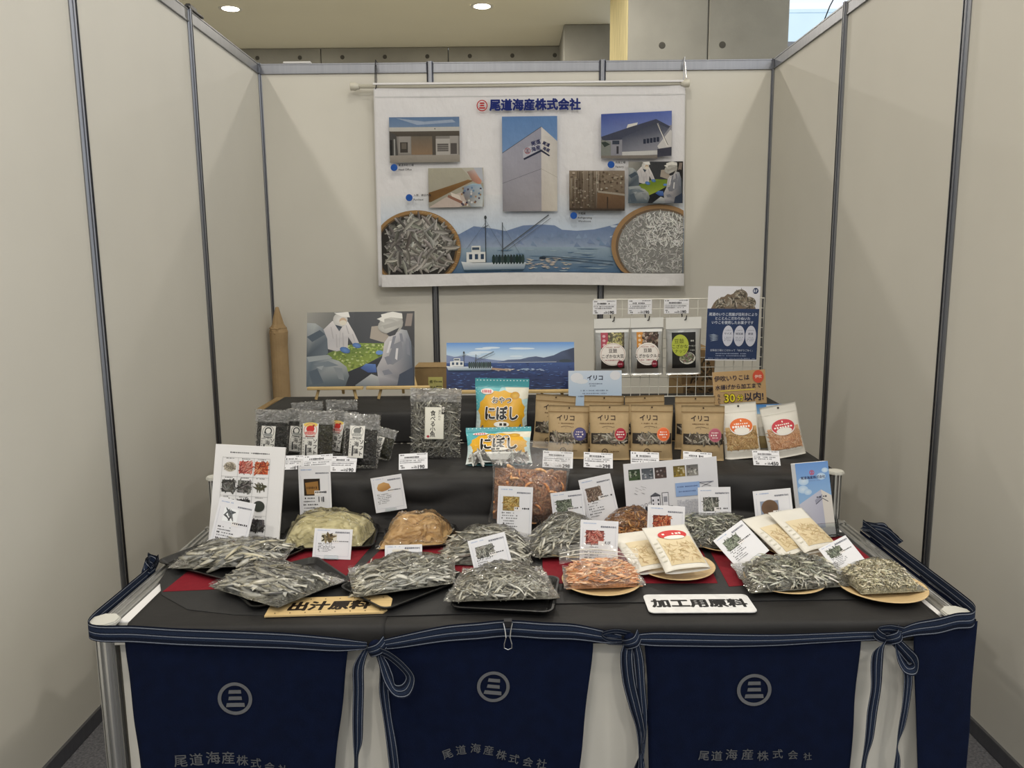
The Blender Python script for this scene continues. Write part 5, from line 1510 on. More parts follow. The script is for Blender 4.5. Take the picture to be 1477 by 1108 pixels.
board('kraft_sign', 'kraft coloured sign with handwritten navy and yellow lettering below the navy poster', 'sign', (0.831, -1.79, 1.02, -0.05, 8, 0.201, 0.1286), .002, cork, PRINT)
def irikocard(p):
    p.rect(0, 0, 1, 1, (206, 218, 234), (176, 200, 224)); p.ell(.16, .2, .12, .14, (226, 228, 234), 14); p.ell(.25, .3, .12, .07, (222, 226, 232), 12); p.ell(.88, .14, .1, .13, (224, 226, 232), 14)
    p.text('イリコ', .5, .2, .021, (26, 36, 66), .05); p.bars(.36, .64, .37, .045, (110, 124, 150), 10); p.bars(.4, .52, .43, .03, (110, 124, 150), 5)
    for v, a in ((.56, .23), (.64, .26), (.72, .15)): p.bars(a, 1 - a - .02, v, .04, (120, 134, 160), 24)
    p.rect(.48, .8, .82, 1, (176, 146, 110)); p.rect(.5, .82, .8, .88, (200, 176, 140))
board('display_card', 'pale blue sky printed card standing behind the kraft pouches', 'card', (0.276, -1.8, 1.0205, 0, 6, 0.202, 0.1353), .0015, irikocard, PRINTG)

# boxes and wrapped roll behind the risers
bx = empty('cardboard_box', (-0.395, -1.33, .90), label='brown cardboard box with a yellow sticker, between the two photo boards', cat='box')
w2, ht = 0.07150000000000001, 0.21200000000000008
MB().box(-w2, w2, 0, .16, 0, ht, .002).build('carton', CARDB, bx)
MB().box(-w2, w2, -.002, .162, ht, ht + .002, .0005).build('lid_flap', CARDB, bx)
p = Pr(w2 * 2, ht); p.rect(.42, .2, .86, .52, (206, 200, 120), (196, 190, 130)); p.text('煮干', .56, .3, .016, (60, 60, 40), .03); p.text('昆布', .56, .43, .016, (60, 60, 40), .03); p.bars(.66, .84, .3, .03, (70, 70, 60), 4); p.bars(.66, .84, .4, .03, (70, 70, 60), 4)
p.build('sticker', PRINT, bx)
st = empty('stool', (-0.395, -1.24, 0), label='plain folding stool hidden behind the risers carrying the cardboard box', cat='stool')
MB().box(-.17, .17, -.12, .12, .88, .8995, .004).build('seat', TRAY, st)
for sx in (-1, 1):
    for sy in (-1, 1): MB().tube([(sx * .15, sy * .1, 0.002), (sx * .15, sy * .1, .88)], .011, 8).build('leg', ALU, st)
z0 = .0
for i, (x0, x1, y0, y1, za, zb, nm) in enumerate(((0.715, 0.859, -1.32, -1.0, .0, 1.02, 'tall brown carton behind the lattice, the lower of two'), (0.712, 0.856, -1.30, -1.02, 1.0205, 1.174, 'brown carton stacked behind the lattice below the navy poster'))):
    b = empty('cardboard_box', ((x0 + x1) / 2, y0, za), label=nm, cat='box')
    hw = (x1 - x0) / 2
    MB().box(-hw, hw, 0, y1 - y0, 0.0005, zb - za, .003).build('carton', CARDB, b)
    p = Pr(hw * 2, zb - za)
    if i: 
        p.rect(0, 0, 1, 1, (132, 108, 78)); p.fishes(inrect(.1, .1, .9, .9), 60, .022, .008, [(70, 58, 44), (100, 82, 60)], dark=(40, 34, 28))
        p.build('printed_pattern', PRINT, b)
    else:
        p.rect(.0, 0, 1, .18, (110, 90, 64)); p.fishes(inrect(.1, .01, .9, .16), 70, .022, .008, [(70, 58, 44), (60, 50, 38), (150, 128, 96)], dark=(40, 34, 28)); p.build('printed_pattern', PRINT, b)
ro = empty('wrapped_roll', (-1.415, -.12, 0), label='tall roll wrapped in brown paper standing in the back left corner', cat='roll')
rl_ = MB()
prof = [(.0, .002), (.048, .002)] + [(.05 + .002 * nz(k * .7, 1), .05 + k * .095) for k in range(12)] + [(.053, 1.17), (.046, 1.195), (.034, 1.215), (.026, 1.25), (.018, 1.28), (.009, 1.315), (0, 1.318)]
n = 20
for r, z in prof:
    for k in range(n):
        a = 2 * pi * k / n; rr = r * (1 + (.16 if z > 1.1 else .02) * nz(k * .9, z * 9, 3))
        rl_.v.append((rr * cos(a), rr * sin(a), z))
for i in range(len(prof) - 1):
    for k in range(n): rl_.f.append((i * n + k, i * n + (k + 1) % n, (i + 1) * n + (k + 1) % n, (i + 1) * n + k))
rl_.build('paper_wrap', KRAFT_D, ro)
cl = MB()
for j in range(3):
    cl.tube([(.044 * cos(a) * (1 + .25 * nz(a * 3, j)), .044 * sin(a) * (1 + .25 * nz(a * 3, j, 5)), 1.165 + .014 * j + .012 * nz(a * 2, j * 3)) for a in [2 * pi * k / 18 for k in range(18)]], .006, 6, closed=True)
cl.build('crumpled_collar', KRAFT_D, ro)
fx = (-1.014, -1.45, 0.98)
fb = empty('cardboard_box', (fx[0] - .01, -1.40, .0), label='open brown carton on the floor behind the left end, its flap folded out', cat='box')
MB().box(-.12, .12, 0, .28, .001, .95, .003).build('carton', CARDB, fb)
fm_ = MB(); fm_.v = [(-.085, -.002, .95), (.10, -.002, .95), (.075, -.005, .985), (-.03, -.006, .985), (-.085, .0, .953), (.10, .0, .953), (.075, -.003, .988), (-.03, -.004, .988)]
fm_.f = [(0, 1, 2, 3), (7, 6, 5, 4), (0, 4, 5, 1), (1, 5, 6, 2), (2, 6, 7, 3), (3, 7, 4, 0)]
fm_.build('flap', CARDB, fb)

# ------------------------------------------------------------------ product cards on the low counter
CF = {'fish': [(150, 150, 140), (190, 190, 180), (96, 98, 92)], 'green': [(120, 130, 110), (160, 168, 150), (84, 92, 78)], 'pink': [(206, 110, 96), (226, 160, 146), (160, 66, 60)], 'orange': [(206, 96, 56), (226, 150, 106), (160, 60, 36)], 'brown': [(150, 124, 106), (110, 88, 74), (176, 156, 140)], 'yellow': [(206, 170, 90), (170, 130, 60), (226, 200, 130)]}
def pcard(kind, name_='', border=True, dim=False):
    def d(p):
        p.bars(.08, .42, .06, .022, (150, 170, 206), 9)
        p.text('尾道海産株式会社', .74, .115, .0052, (50, 56, 84), .02)
        if border:
            for a, b in (((.07, .15), (.07, .9)), ((.93, .15), (.93, .9)), ((.07, .9), (.93, .9))): p.line([a, b], .0006, (186, 190, 204))
        x0, y0, x1, y1 = .13, .17, .62, .44
        if kind == 'lump': p.poly([(.16, .3), (.22, .2), (.4, .16), (.56, .22), (.6, .34), (.46, .4), (.3, .42), (.18, .38)], (184, 140, 86), [(196, 152, 96), (206, 164, 106), (190, 146, 90), (196, 150, 94), (170, 124, 72), (176, 130, 78), (166, 120, 70), (180, 136, 82)])
        elif kind == 'box': p.rect(.16, .2, .66, .46, (44, 34, 26)); p.poly([(.2, .26), (.6, .24), (.62, .44), (.24, .44)], (150, 110, 60)); p.bars(.24, .58, .34, .05, (90, 62, 32), 6)
        elif kind == 'sprig':
            p.rect(.2, .16, .6, .44, (214, 210, 196)); p.fishes(indisc(.4, .3, .12, .08), 26, .022, .005, [(120, 104, 66), (70, 62, 40), (150, 134, 96)])
        elif kind == 'pile': p.rect(.2, .15, .64, .38, (222, 216, 204)); p.ell(.43, .28, .2, .08, (160, 140, 104), 20, (190, 174, 140))
        elif kind == 'sketch':
            p.rect(.2, .16, .6, .4, (238, 240, 242)); p.fishes(indisc(.36, .27, .12, .07), 16, .022, .004, [(130, 136, 140), (90, 94, 98)])
        elif kind == 'disc': p.rect(.16, .2, .64, .46, (140, 150, 170)); p.ell(.4, .33, .22, .15, (96, 74, 58), 22, (110, 86, 66))
        else:
            c = CF[kind]; p.rect(x0 + .02, y0 + .02, x1, y1 + .02, mixc(c[2], (20, 20, 20), .4)); p.fishes(inrect(x0 + .05, y0 + .045, x1 - .03, y1 - .005), 90, .016, .0032, c)
        p.rect(.48, .385, .66, .46, (232, 228, 226)); p.bars(.5, .92, .41, .034, INK, 8) if not name_ else p.text(name_, .72, .41, .0085, INK, .02)
        for k in range(3): p.bars(.13, .22, .5 + .1 * k, .028, INK, 2); p.bars(.26, .5 + .1 * (k % 2), .5 + .1 * k, .02, (90, 90, 94), 5); p.bars(.14, random.choice((.5, .6, .4)), .55 + .1 * k, .02, (96, 96, 100), 8)
        if kind == 'box': p.bars(.6, .78, .52, .1, (70, 70, 76), 4)
    return d
def product_card(label, card, kind, name_='', gloss=False, stand=True, z=None, border=True):
    c = list(card)
    o = board('product_card', label, 'card', c, .0012, pcard(kind, name_, border), PRINTG if gloss else PRINT, body=CARD)
    o['group'] = 'white product cards on the low counter'
    w, h = c[5], c[6]
    if stand:
        # clear foot behind and under the card
        a = radians(c[4])
        m = MB(); m.box(-w * .18, w * .18, .0015, .003, .0, h * .45, .0004); m.box(-w * .18, w * .18, -.006, -.0048, .0, .010, .0004); m.box(-w * .18, w * .18, -.006, .003, -.0012, .0, .0003)
        m.build('clear_stand', ACRYL, o)
    return o
product_card('glossy sleeved card of a small fish drawing, leaning on the tall product sheet', (-0.853, -2.618, 0.752, 0.1991, 16.0, 0.105, 0.1589), 'sketch', gloss=True, stand=False)
product_card('shaded card with a dark box photo, behind the green powder bag', (-0.645, -2.409, 0.753, -0.0187, 6.0, 0.099, 0.2002), 'box')
product_card('shaded card with a tan lump photo, tilted, before the riser above the tan powder', (-0.416, -2.385, 0.805, -0.147, 6, 0.097, 0.1097), 'lump')
product_card('white card with a dark fish sprig photo, in front of the green powder bag', (-0.545, -2.651, 0.754, 0.0446, 22.0, 0.107, 0.0827), 'sprig')
product_card('white card with a pale pile photo, in front of the tan powder bag', (-0.329, -2.765, 0.754, -0.0169, 22.0, 0.099, 0.0769), 'pile')
product_card('white card with a grey anchovy photo, tilted left, behind the front middle bag', (-0.083, -2.807, 0.757, -0.2418, 22.0, 0.1, 0.1114), 'fish')
product_card('white card with a yellow shrimp photo, in front of the tall shrimp pouch', (-0.038, -2.51, 0.754, 0.052, 12.0, 0.103, 0.1561), 'yellow')
product_card('white card with a dark green fish photo, right of the tall shrimp pouch', (0.136, -2.475, 0.758, -0.1103, 10.0, 0.098, 0.1274), 'green')
product_card('white card with a brown krill photo, tilted right beside the photo sheet', (0.244, -2.425, 0.76, -0.2128, 10.0, 0.1, 0.1575), 'brown')
product_card('white card with a pink shrimp photo, behind the orange shreds bag', (0.182, -2.779, 0.756, 0.0603, 18.0, 0.1, 0.1385), 'pink', 'えび')
product_card('white card with an orange shrimp photo, behind the two white packs', (0.377, -2.675, 0.756, 0.0678, 16.0, 0.103, 0.1442), 'orange')
product_card('white card with a small grey fish photo, at the right edge of the photo sheet', (0.555, -2.528, 0.756, -0.0102, 12.0, 0.096, 0.1517), 'fish')
product_card('white card leaning far back, green grey fish photo, left of the right white packs', (0.605, -2.739, 0.772, -0.6021, 42.0, 0.105, 0.1069), 'green', border=False)
product_card('white card with a brown disc photo, left of the brochures', (0.722, -2.569, 0.756, -0.0815, 12.0, 0.11, 0.1554), 'disc')
product_card('white card tilted far back with a pale fish photo, at the right rail', (0.848, -2.775, 0.766, -0.4485, 45.0, 0.091, 0.0808), 'green', border=False)

# tall product sheet on a wire plate stand; factory photo sheet; brochures
def sheet_a4(p):
    p.bars(.22, .82, .075, .014, INK, 22)
    for k in range(4):
        for c in range(3):
            x0 = .12 + .225 * c; y0 = .13 + .19 * k
            p.bars(x0 + .05, x0 + .17, y0 + .005, .008, (90, 90, 90), 5)
            cx, cy = x0 + .11, y0 + .09
            q = k * 3 + c
            if q in (1, 2): col_ = CF['pink'] if q == 1 else CF['orange']
            elif q in (3, 4): col_ = [(60, 60, 58), (140, 140, 136), (100, 100, 96)]
            elif q == 8: p.ell(cx, cy, .085, .055, (56, 60, 54), 18); continue
            elif q == 5: p.fishes(indisc(cx, cy, .05, .03), 12, .026, .004, [(96, 94, 70), (70, 70, 52)]); continue
            elif q == 0: p.ell(cx, cy, .09, .05, (150, 140, 120), 18, (190, 182, 168)); p.fishes(indisc(cx, cy, .07, .035), 30, .014, .002, [(170, 160, 140), (120, 112, 96)]); continue
            else: col_ = [(40, 40, 42), (110, 110, 110), (70, 72, 74)]
            p.rect(x0 + .015, y0 + .03, x0 + .205, y0 + .15, col_[0]); p.fishes(inrect(x0 + .03, y0 + .04, x0 + .19, y0 + .14), 46, .018, .0042, col_, dark=(40, 30, 28))
    for k in range(5): p.line([(.12, .125 + .19 * k), (.795, .125 + .19 * k)], .0006, (120, 120, 124))
    for c in range(4): p.line([(.12 + .225 * c, .125), (.12 + .225 * c, .885)], .0006, (120, 120, 124))
b4 = board('product_sheet', 'tall white board with a grid of seafood photos, at the left end of the counter', 'sheet', (-0.822, -2.555, 0.758, 0.0594, 13.0, 0.205, 0.2909), .007, sheet_a4)
px_ = (-0.822, -2.555, 0.758, 0.0594, 13.0, 0.205, 0.2909)
ps = empty('plate_stand', (px_[0], px_[1], .752), label='black wire plate stand holding the tall seafood photo board', cat='stand')
m = MB()
for sx in (-.055, .055):
    m.tube([(sx, .10, .003), (sx, .06, .003), (sx, -.012, .003), (sx, -.016, .008), (sx, -.018, .03)], .0018, 6)
    m.tube([(sx, .012, .003), (sx, .05, .16)], .0018, 6)
m.tube([(-.055, .05, .16), (.055, .05, .16)], .0018, 6); m.tube([(-.055, .09, .003), (.055, .09, .003)], .0018, 6)
m.tube([(.01, -.018, .03), (.055, -.018, .03)], .0018, 6)
m.build('wire_frame', WIREB, ps)
def sheet_r(p):
    for u, c in ((.05, (70, 90, 60)), (.19, (110, 116, 124)), (.33, (86, 70, 66)), (.53, (150, 128, 60)), (.67, (150, 146, 140))):
        p.rect(u, .09, u + .125, .25, mixc(c, (30, 34, 40), .4), c)
        for _ in range(14): p.ell(random.uniform(u + .01, u + .115), random.uniform(.12, .23), .012, .014, jit(mixc(c, random.choice([(230, 230, 226), (40, 40, 40), c]), .5), 14), 6)
    LK = (40, 42, 52)
    for _ in range(10): 
        u, v = random.uniform(.08, .2), random.uniform(.34, .46); p.line([(u, v), (u + .03, v + .02)], .0006, LK)
    for k in range(7):
        u = .08 + .045 * k; p.ring(u, .62 + .02 * sin(k), .018, .18, LK, 12); p.rect(u - .012, .65, u + .012, .74, LK if k % 2 else (150, 152, 160))
    p.rect(.27, .5, .37, .74, LK); p.rect(.276, .51, .364, .735, (222, 222, 230)); p.poly([(.26, .5), (.32, .45), (.38, .5)], (90, 92, 100))
    for k in range(3): p.rect(.285, .55 + .06 * k, .3, .58 + .06 * k, LK); p.rect(.34, .55 + .06 * k, .355, .58 + .06 * k, LK)
    p.rect(.39, .46, .46, .74, LK); p.rect(.395, .468, .455, .735, (228, 228, 234)); p.rect(.405, .52, .445, .6, (150, 152, 160)); p.rect(.42, .66, .5, .76, LK); p.rect(.425, .67, .495, .72, (206, 206, 214))
    p.rect(.54, .34, .8, .54, (150, 178, 222)); p.bars(.56, .78, .4, .02, (90, 110, 160), 16); p.bars(.56, .76, .47, .02, (90, 110, 160), 14)
    p.line([(.8, .36), (.92, .42)], .0012, LK); p.line([(.82, .42), (.93, .36)], .0012, LK); p.rect(.8, .35, .95, .36, (120, 124, 140))
    for k in range(16): p.bars(.55, .93, .6 + .022 * k, .01, (150, 154, 172), 40)
    p.rect(.07, .82, .2, 1, (84, 92, 60)); p.rect(.22, .82, .26, 1, (50, 52, 56)); p.bars(.36, .5, .84, .05, INK, 6); p.bars(.54, .93, .97, .02, (110, 114, 130), 30)
board('photo_sheet', 'wide white sheet with small factory photos and a line drawing, against the riser', 'sheet', (0.456, -2.42, 0.753, -0.0765, 4.0, 0.285, 0.2118), .0012, sheet_r, PRINT, body=CARD)
bc = (0.865, -2.512, 0.757, -0.0777, 13.0, 0.122, 0.2156)
bc = (bc[0], bc[1], bc[2], bc[3], bc[4], .098, bc[6])
def brochure(p):
    p.rect(0, 0, 1, .6, (104, 146, 206), (146, 182, 218)); p.rect(0, .6, 1, 1, (146, 182, 218), (196, 204, 216))
    for u, v, r in ((.2, .25, .16), (.1, .36, .16), (.75, .2, .14), (.88, .12, .1), (.3, .4, .12)): p.ell(min(max(u, r), 1 - r), v, r, r * .34, (206, 220, 234), 16, (170, 198, 226))
    p.poly([(0, .56), (.7, .38), (.72, .92), (0, .92)], (186, 188, 204), [(196, 198, 212), (182, 184, 202), (170, 172, 190), (190, 192, 204)]); p.poly([(.7, .38), (1, .47), (1, .92), (.72, .92)], (212, 208, 202))
    p.poly([(.48, .52), (.72, .44), (.72, .49), (.5, .57)], (150, 152, 170)); p.bars(.54, .7, .48, .025, (40, 44, 66), 2); p.bars(.74, .86, .475, .025, (60, 60, 76), 2); p.line([(.5, .575), (.72, .5), (.88, .55)], .002, (60, 62, 80))
    p.rect(0, .9, 1, 1, (210, 206, 204))
    logo_ring(p, .48, .14, .075, (200, 50, 50), .22); p.text('尾道海産株式会社', .5, .205, .0092, (40, 44, 90), .03); p.bars(.3, .72, .25, .012, (120, 140, 180), 14)
for k in range(6):
    off = .0022 * (5 - k)
    a = radians(bc[4])
    t = board('brochure', ('front brochure with a white building under blue sky, in the clear holder' if k == 5 else 'slim brochure, only its edge showing behind the front brochure in the clear holder'), 'brochure',
              (bc[0] - .0016 * (5 - k), bc[1] + off * cos(a), bc[2] - off * sin(a) + .002, bc[3], bc[4], bc[5], bc[6]), .0016, brochure if k == 5 else (lambda p: p.rect(.01, .01, .99, .99, (206, 216, 230))), PRINTG)
    t['group'] = 'brochures in the clear holder'
bh = empty('brochure_holder', (bc[0], bc[1], .752), label='clear acrylic brochure holder at the right rear of the counter', cat='holder')
tilt(bh, bc[0], bc[1], .754, bc[4], bc[3])
MB().box(-.058, .058, .016, .019, .0, .155, .001).build('back_plate', ACRYL, bh)
MB().box(-.058, .058, -.010, -.007, .0, .040, .001).build('front_lip', ACRYL, bh)
for sx in (-1, 1): MB().box(sx * .056 - .0015, sx * .056 + .0015, -.007, .016, .0, .05, .0005).build('side_plate', ACRYL, bh)
MB().box(-.058, .058, -.010, .019, -.002, .0, .0005).build('bottom_plate', ACRYL, bh)

# lettered signs lying on the cloth
def lay(name, label, cat, x, y, z, rot, outline, th, body, w, h, draw, pm=PRINT):
    t = empty(name, (x, y, z), (0, 0, radians(rot)), label=label, cat=cat)
    m = MB(); m.prism(outline, 0, th); m.build('plaque', body, t)
    p = Pr(w, h); draw(p)
    o = p.build('lettering', pm, t, loc=(0, -h / 2, th), rot=(-pi / 2, 0, 0))
    return t
WSIGN = mat('pale_sign_wood', (212, 184, 132), .5, noise_scale=7, noise_amt=.14, stretch=(1, 14, 1))
def sl(p):
    p.text('出汁原料', .5, .52, .050, (34, 26, 20), .06, sx=.98, shear=.1)
    for k in range(8): p.ell(.06 + .125 * k, .12, .006, .03, (60, 44, 28), 6); p.ell(.06 + .125 * k, .9, .006, .03, (60, 44, 28), 6)
lay('wooden_sign', 'pale wooden sign lettered in black, lying at the front left of the counter', 'sign', -.478, -2.950, .7515, 3, [(-.145, -.048), (.13, -.048), (.145, -.02), (.145, .025), (.13, .048), (-.13, .048), (-.145, .02)], .004, WSIGN, .28, .092, sl)
STONE = mat('white_stone_print', (226, 226, 226), .35, noise_scale=26, noise_amt=.1, bump=.25, bump_scale=60)
def sr_(p): p.text('加工用原料', .5, .5, .046, (20, 20, 22), .06, sx=.99)
lay('white_sign', 'white stone patterned sign lettered in black, lying at the front right of the counter', 'sign', .405, -2.953, .7515, -.5, rrect(.254, .100, .014), .002, STONE, .25, .095, sr_, PRINT)

# white packs lying on two plates
def pack(oval):
    def d(p):
        p.rect(.16, .3, .94, .92, (226, 210, 176), (212, 194, 156))
        p.fishes(inrect(.2, .45, .9, .88), 120, .016, .002, [(206, 186, 146), (186, 160, 116), (226, 208, 170)], dark=(186, 162, 122))
        if oval: p.ell(.55, .25, .33, .12, (206, 66, 66), 24); p.bars(.32, .78, .23, .05, (250, 236, 230), 6); p.ell(.55, .33, .24, .05, (240, 236, 228), 18)
        for k in range(5): p.rect(.04, .4 + .1 * k, .12, .42 + .1 * k, (210, 206, 190))
    return d
WPK = 'white packs lying on plates'
def lyingpack(label, x, y, z, yaw, lean, w, h, oval, seed):
    pouch('white_pack', label, 'pouch', (x, y, z, 0, lean, w, h), .03, WHITEP, pack(oval), seed=seed, group=WPK, yaw=yaw, top=.9)
lyingpack('white pack under the red oval one, on the plate behind the white sign', .335, -2.80, .772, 18, 72, .125, .165, False, 101)
lyingpack('white pack with a red oval, uppermost on the plate behind the white sign', .405, -2.835, .786, 14, 66, .125, .165, True, 102)
lyingpack('white pack lying left on the plate before the brochures', .735, -2.70, .772, 30, 66, .12, .165, False, 103)
lyingpack('white pack lying right on the plate before the brochures', .80, -2.695, .784, 22, 66, .12, .165, False, 104)

# ================================================================== NAVY APRONS TIED ALONG THE COUNTER FRONT
NB, NB2, LN = (15, 22, 38), (30, 40, 60), (118, 124, 136)
STRIPES = [(0, .05, NB), (.05, .10, LN), (.10, .30, NB), (.30, .45, NB2), (.45, .50, LN), (.50, .56, NB), (.56, .78, NB2), (.78, .84, NB), (.84, .90, LN), (.90, 1, NB)]
def ribbon(path, widths, parent, name='tie', n=6, th=.0016):
    """striped woven band along path; widths = half-width vectors, one per point"""
    P = spline([tuple(p) + tuple(w) for p, w in zip(path, widths)], n)
    mb = MB(); cols = []
    for a, b, c in STRIPES:
        o = len(mb.v)
        for q in P:
            p = Vector(q[:3]); w = Vector(q[3:])
            for t in (a, b):
                mb.v.append(tuple(p - w + w * 2 * t)); cols.append(lin(c))
        for i in range(len(P) - 1):
            k = o + 2 * i
            mb.f.append((k, k + 1, k + 3, k + 2))
    ob = mb.build(name, SASH, parent, cols=cols)
    return ob
FY = -3.052
def zs(x):
    K = [(-1.02, .750), (-.972, .744), (-.673, .728), (-.358, .709), (-.2, .735), (-.052, .747), (.08, .738), (.22, .719), (.513, .713), (.804, .722), (.9, .742), (.978, .757), (1.03, .762)]
    for (a, za), (b, zb) in zip(K, K[1:]):
        if x <= b:
            t = max(0, (x - a) / (b - a)); return za + (zb - za) * (t * t * (3 - 2 * t))
    return K[-1][1]
def apron(label, xl, xr, xl2, xr2, emb, letters, seed, wrap=False):
    """cloth from the band down; xl, xr at the band, xl2, xr2 at z = .39"""
    t = empty('navy_apron', ((xl + xr) / 2, FY, .70), label=label, cat='apron', group='navy aprons hung along the counter front')
    ox, oz = (xl + xr) / 2, .70
    ZB = .09
    def S(x, z, d=0):
        k = (.70 - z) / .31
        fold = .004 * nz(x * 5, z * 2.4, seed) + .0025 * nz(x * 14, z * 5, seed + 4)
        return (x - ox, -(d + .0045 + fold + .004 * min(1, k)), z - oz)
    def F(u, v):
        zt = zs(xl + (xr - xl) * u) - .010
        z = zt + (ZB - zt) * v
        k = max(0, (.70 - z) / .31)
        a = xl + (xl2 - xl) * min(k, 1.3) + .006 * nz(z * 6, seed); b = xr + (xr2 - xr) * min(k, 1.3) + .006 * nz(z * 6, seed + 2)
        return S(a + (b - a) * u, z)
    m = MB(); m.grid(F, 44, 50)
    o = m.build('cloth', NAVY, t, True)
    md = o.modifiers.new('thick', 'SOLIDIFY'); md.thickness = .0014; md.offset = 1
    if emb:
        cx, cz, r, rot = emb
        p = Pr(r * 2.2, r * 2.2, lambda x, y, d: S(cx + (x * cos(rot) - (y - r * 1.1) * sin(rot)), cz + ((y - r * 1.1) * cos(rot) + x * sin(rot)), d), maxlen=.02, base=.0025)
        G_ = (98, 99, 102)
        p.ring(.5, .5, .4545, .2, G_, 36)
        for dv, hw, h in ((-.19, .17, .05), (-.01, .18, .05), (.175, .25, .055)):
            p.poly([(.5 - hw, .5 + dv + h), (.5 - hw * .9, .5 + dv - h), (.5 + hw * .95, .5 + dv - h), (.5 + hw, .5 + dv + h)], G_)
        p.build('emblem', PRINTC, t)
    if letters:
        p = Pr(1, 1, lambda x, y, d: S(x, y, d), maxlen=.03, base=.0025)
        for ch, (x, z, s_, r_) in zip('尾道海産株式会社', letters):
            p.text(ch, x + .5, 1 - z, s_, (92, 93, 96), .015, rot=r_)
        p.build('lettering', PRINTC, t)
    return t, ox, oz
def band(t, ox, oz, xs, hw, pre=(), post=(), narrow=()):
    path = [(x - ox, -.011, zs(x) - oz) for x in xs]
    W = [(0, .002, h) for h in (hw if isinstance(hw, (list, tuple)) else [hw] * len(xs))]
    path = [(x - ox, y - FY, z - oz) for x, y, z in pre] + path + [(x - ox, y - FY, z - oz) for x, y, z in post]
    W = [(0, 0, .018)] * len(pre) + W + [(0, 0, .018)] * len(post)
    return ribbon(path, W, t, 'waistband')
def L(t, ox, oz, pts, ws, name='tie', n=6):
    return ribbon([(x - ox, y - FY, z - oz) for x, y, z in pts], ws, t, name, n)
def knot(t, ox, oz, x, z, s=1.0, seed=0):
    m = MB()
    n, k_ = 14, 10
    for i in range(k_ + 1):
        a = pi * i / k_
        for j in range(n):
            b = 2 * pi * j / n
            r = 1 + .12 * nz(i * .8, j * .9, seed)
            m.v.append((x - ox + .017 * s * sin(a) * cos(b) * r, -.012 + .012 * s * sin(a) * sin(b) * r, z - oz + .019 * s * cos(a)))
    for i in range(k_):
        for j in range(n): m.f.append((i * n + j, i * n + (j + 1) % n, (i + 1) * n + (j + 1) % n, (i + 1) * n + j))
    m.build('knot', NAVY, t, True)
    ribbon([(x - ox - .020 * s, -.006, z - oz - .012 * s), (x - ox - .010 * s, -.026, z - oz - .002), (x - ox + .010 * s, -.027, z - oz + .006 * s), (x - ox + .022 * s, -.006, z - oz + .014 * s)], [(-.006, 0, .013 * s)] * 4, t, 'knot_band')

def LT(pts, size, rots):
    return [(x, z, size[i], rots[i]) for i, (x, z) in enumerate(pts)]
E1 = (-0.681, -3.05, 0.579); E2 = (-0.087, -3.05, 0.603); E3 = (0.511, -3.05, 0.59)
A1 = [(-0.816, 0.427), (-0.779, 0.43), (-0.74, 0.434), (-0.705, 0.434), (-0.672, 0.427), (-0.641, 0.42), (-0.61, 0.41), (-0.58, 0.404)]
A2 = [(-0.196, 0.438), (-0.164, 0.447), (-0.13, 0.451), (-0.1, 0.446), (-0.07, 0.435), (-0.041, 0.426), (-0.009, 0.417), (0.023, 0.411)]
A3 = [(0.4, 0.428), (0.43, 0.427), (0.464, 0.43), (0.501, 0.43), (0.537, 0.426), (0.571, 0.431), (0.606, 0.429), (0.64, 0.425)]
t1, ox, oz = apron('navy apron with grey ring emblem and lettering, leftmost on the counter front', -0.922, -0.417, -0.913, -0.46, (E1[0], E1[2], .0395, 0), LT(A1, [.033, .033, .034, .033, .028, .026, .024, .022], [2, 2, 4, 0, -3, -5, -6, -8]), 1)
band(t1, ox, oz, (-.985, -.9, -.8, -.673, -.55, -.45, -.40, -.372), [.019, .02, .02, .02, .019, .017, .012, .008], pre=[(-1.012, -2.70, .752), (-1.013, -2.9, .752), (-1.013, -3.03, .75)])
knot(t1, ox, oz, -.352, .704, 1.0, 2)
V = Vector
L(t1, ox, oz, [(-.375, -3.06, .70), (-.392, -3.066, .66), (-.395, -3.066, .60), (-.399, -3.068, .53), (-.402, -3.066, .47), (-.406, -3.07, .43), (-.41, -3.066, .36), (-.412, -3.066, .24)], [(.010, 0, .006), (.0125, .002, .0), (.0125, .002, 0), (.012, .003, 0), (.010, .004, 0), (.003, .01, 0), (.006, .006, 0), (.012, 0, 0)])
L(t1, ox, oz, [(-.345, -3.066, .695), (-.335, -3.07, .66), (-.336, -3.068, .60), (-.330, -3.068, .53), (-.322, -3.07, .46), (-.318, -3.066, .38), (-.316, -3.066, .24)], [(.008, .004, .004), (.008, .006, 0), (.011, .004, 0), (.009, .006, 0), (.012, .002, 0), (.012, .002, 0), (.012, 0, 0)])
L(t1, ox, oz, [(-.348, -3.072, .702), (-.32, -3.082, .695), (-.29, -3.088, .672), (-.272, -3.09, .645), (-.283, -3.092, .617), (-.307, -3.088, .613), (-.322, -3.08, .635), (-.334, -3.074, .668), (-.345, -3.068, .695)], [(.004, -.006, .012), (.005, -.008, .013), (.009, -.008, .010), (.012, -.008, .003), (.010, -.008, -.010), (.002, -.008, -.012), (-.008, -.008, -.008), (-.008, -.006, -.004), (-.004, -.006, .010)], 'bow_loop')
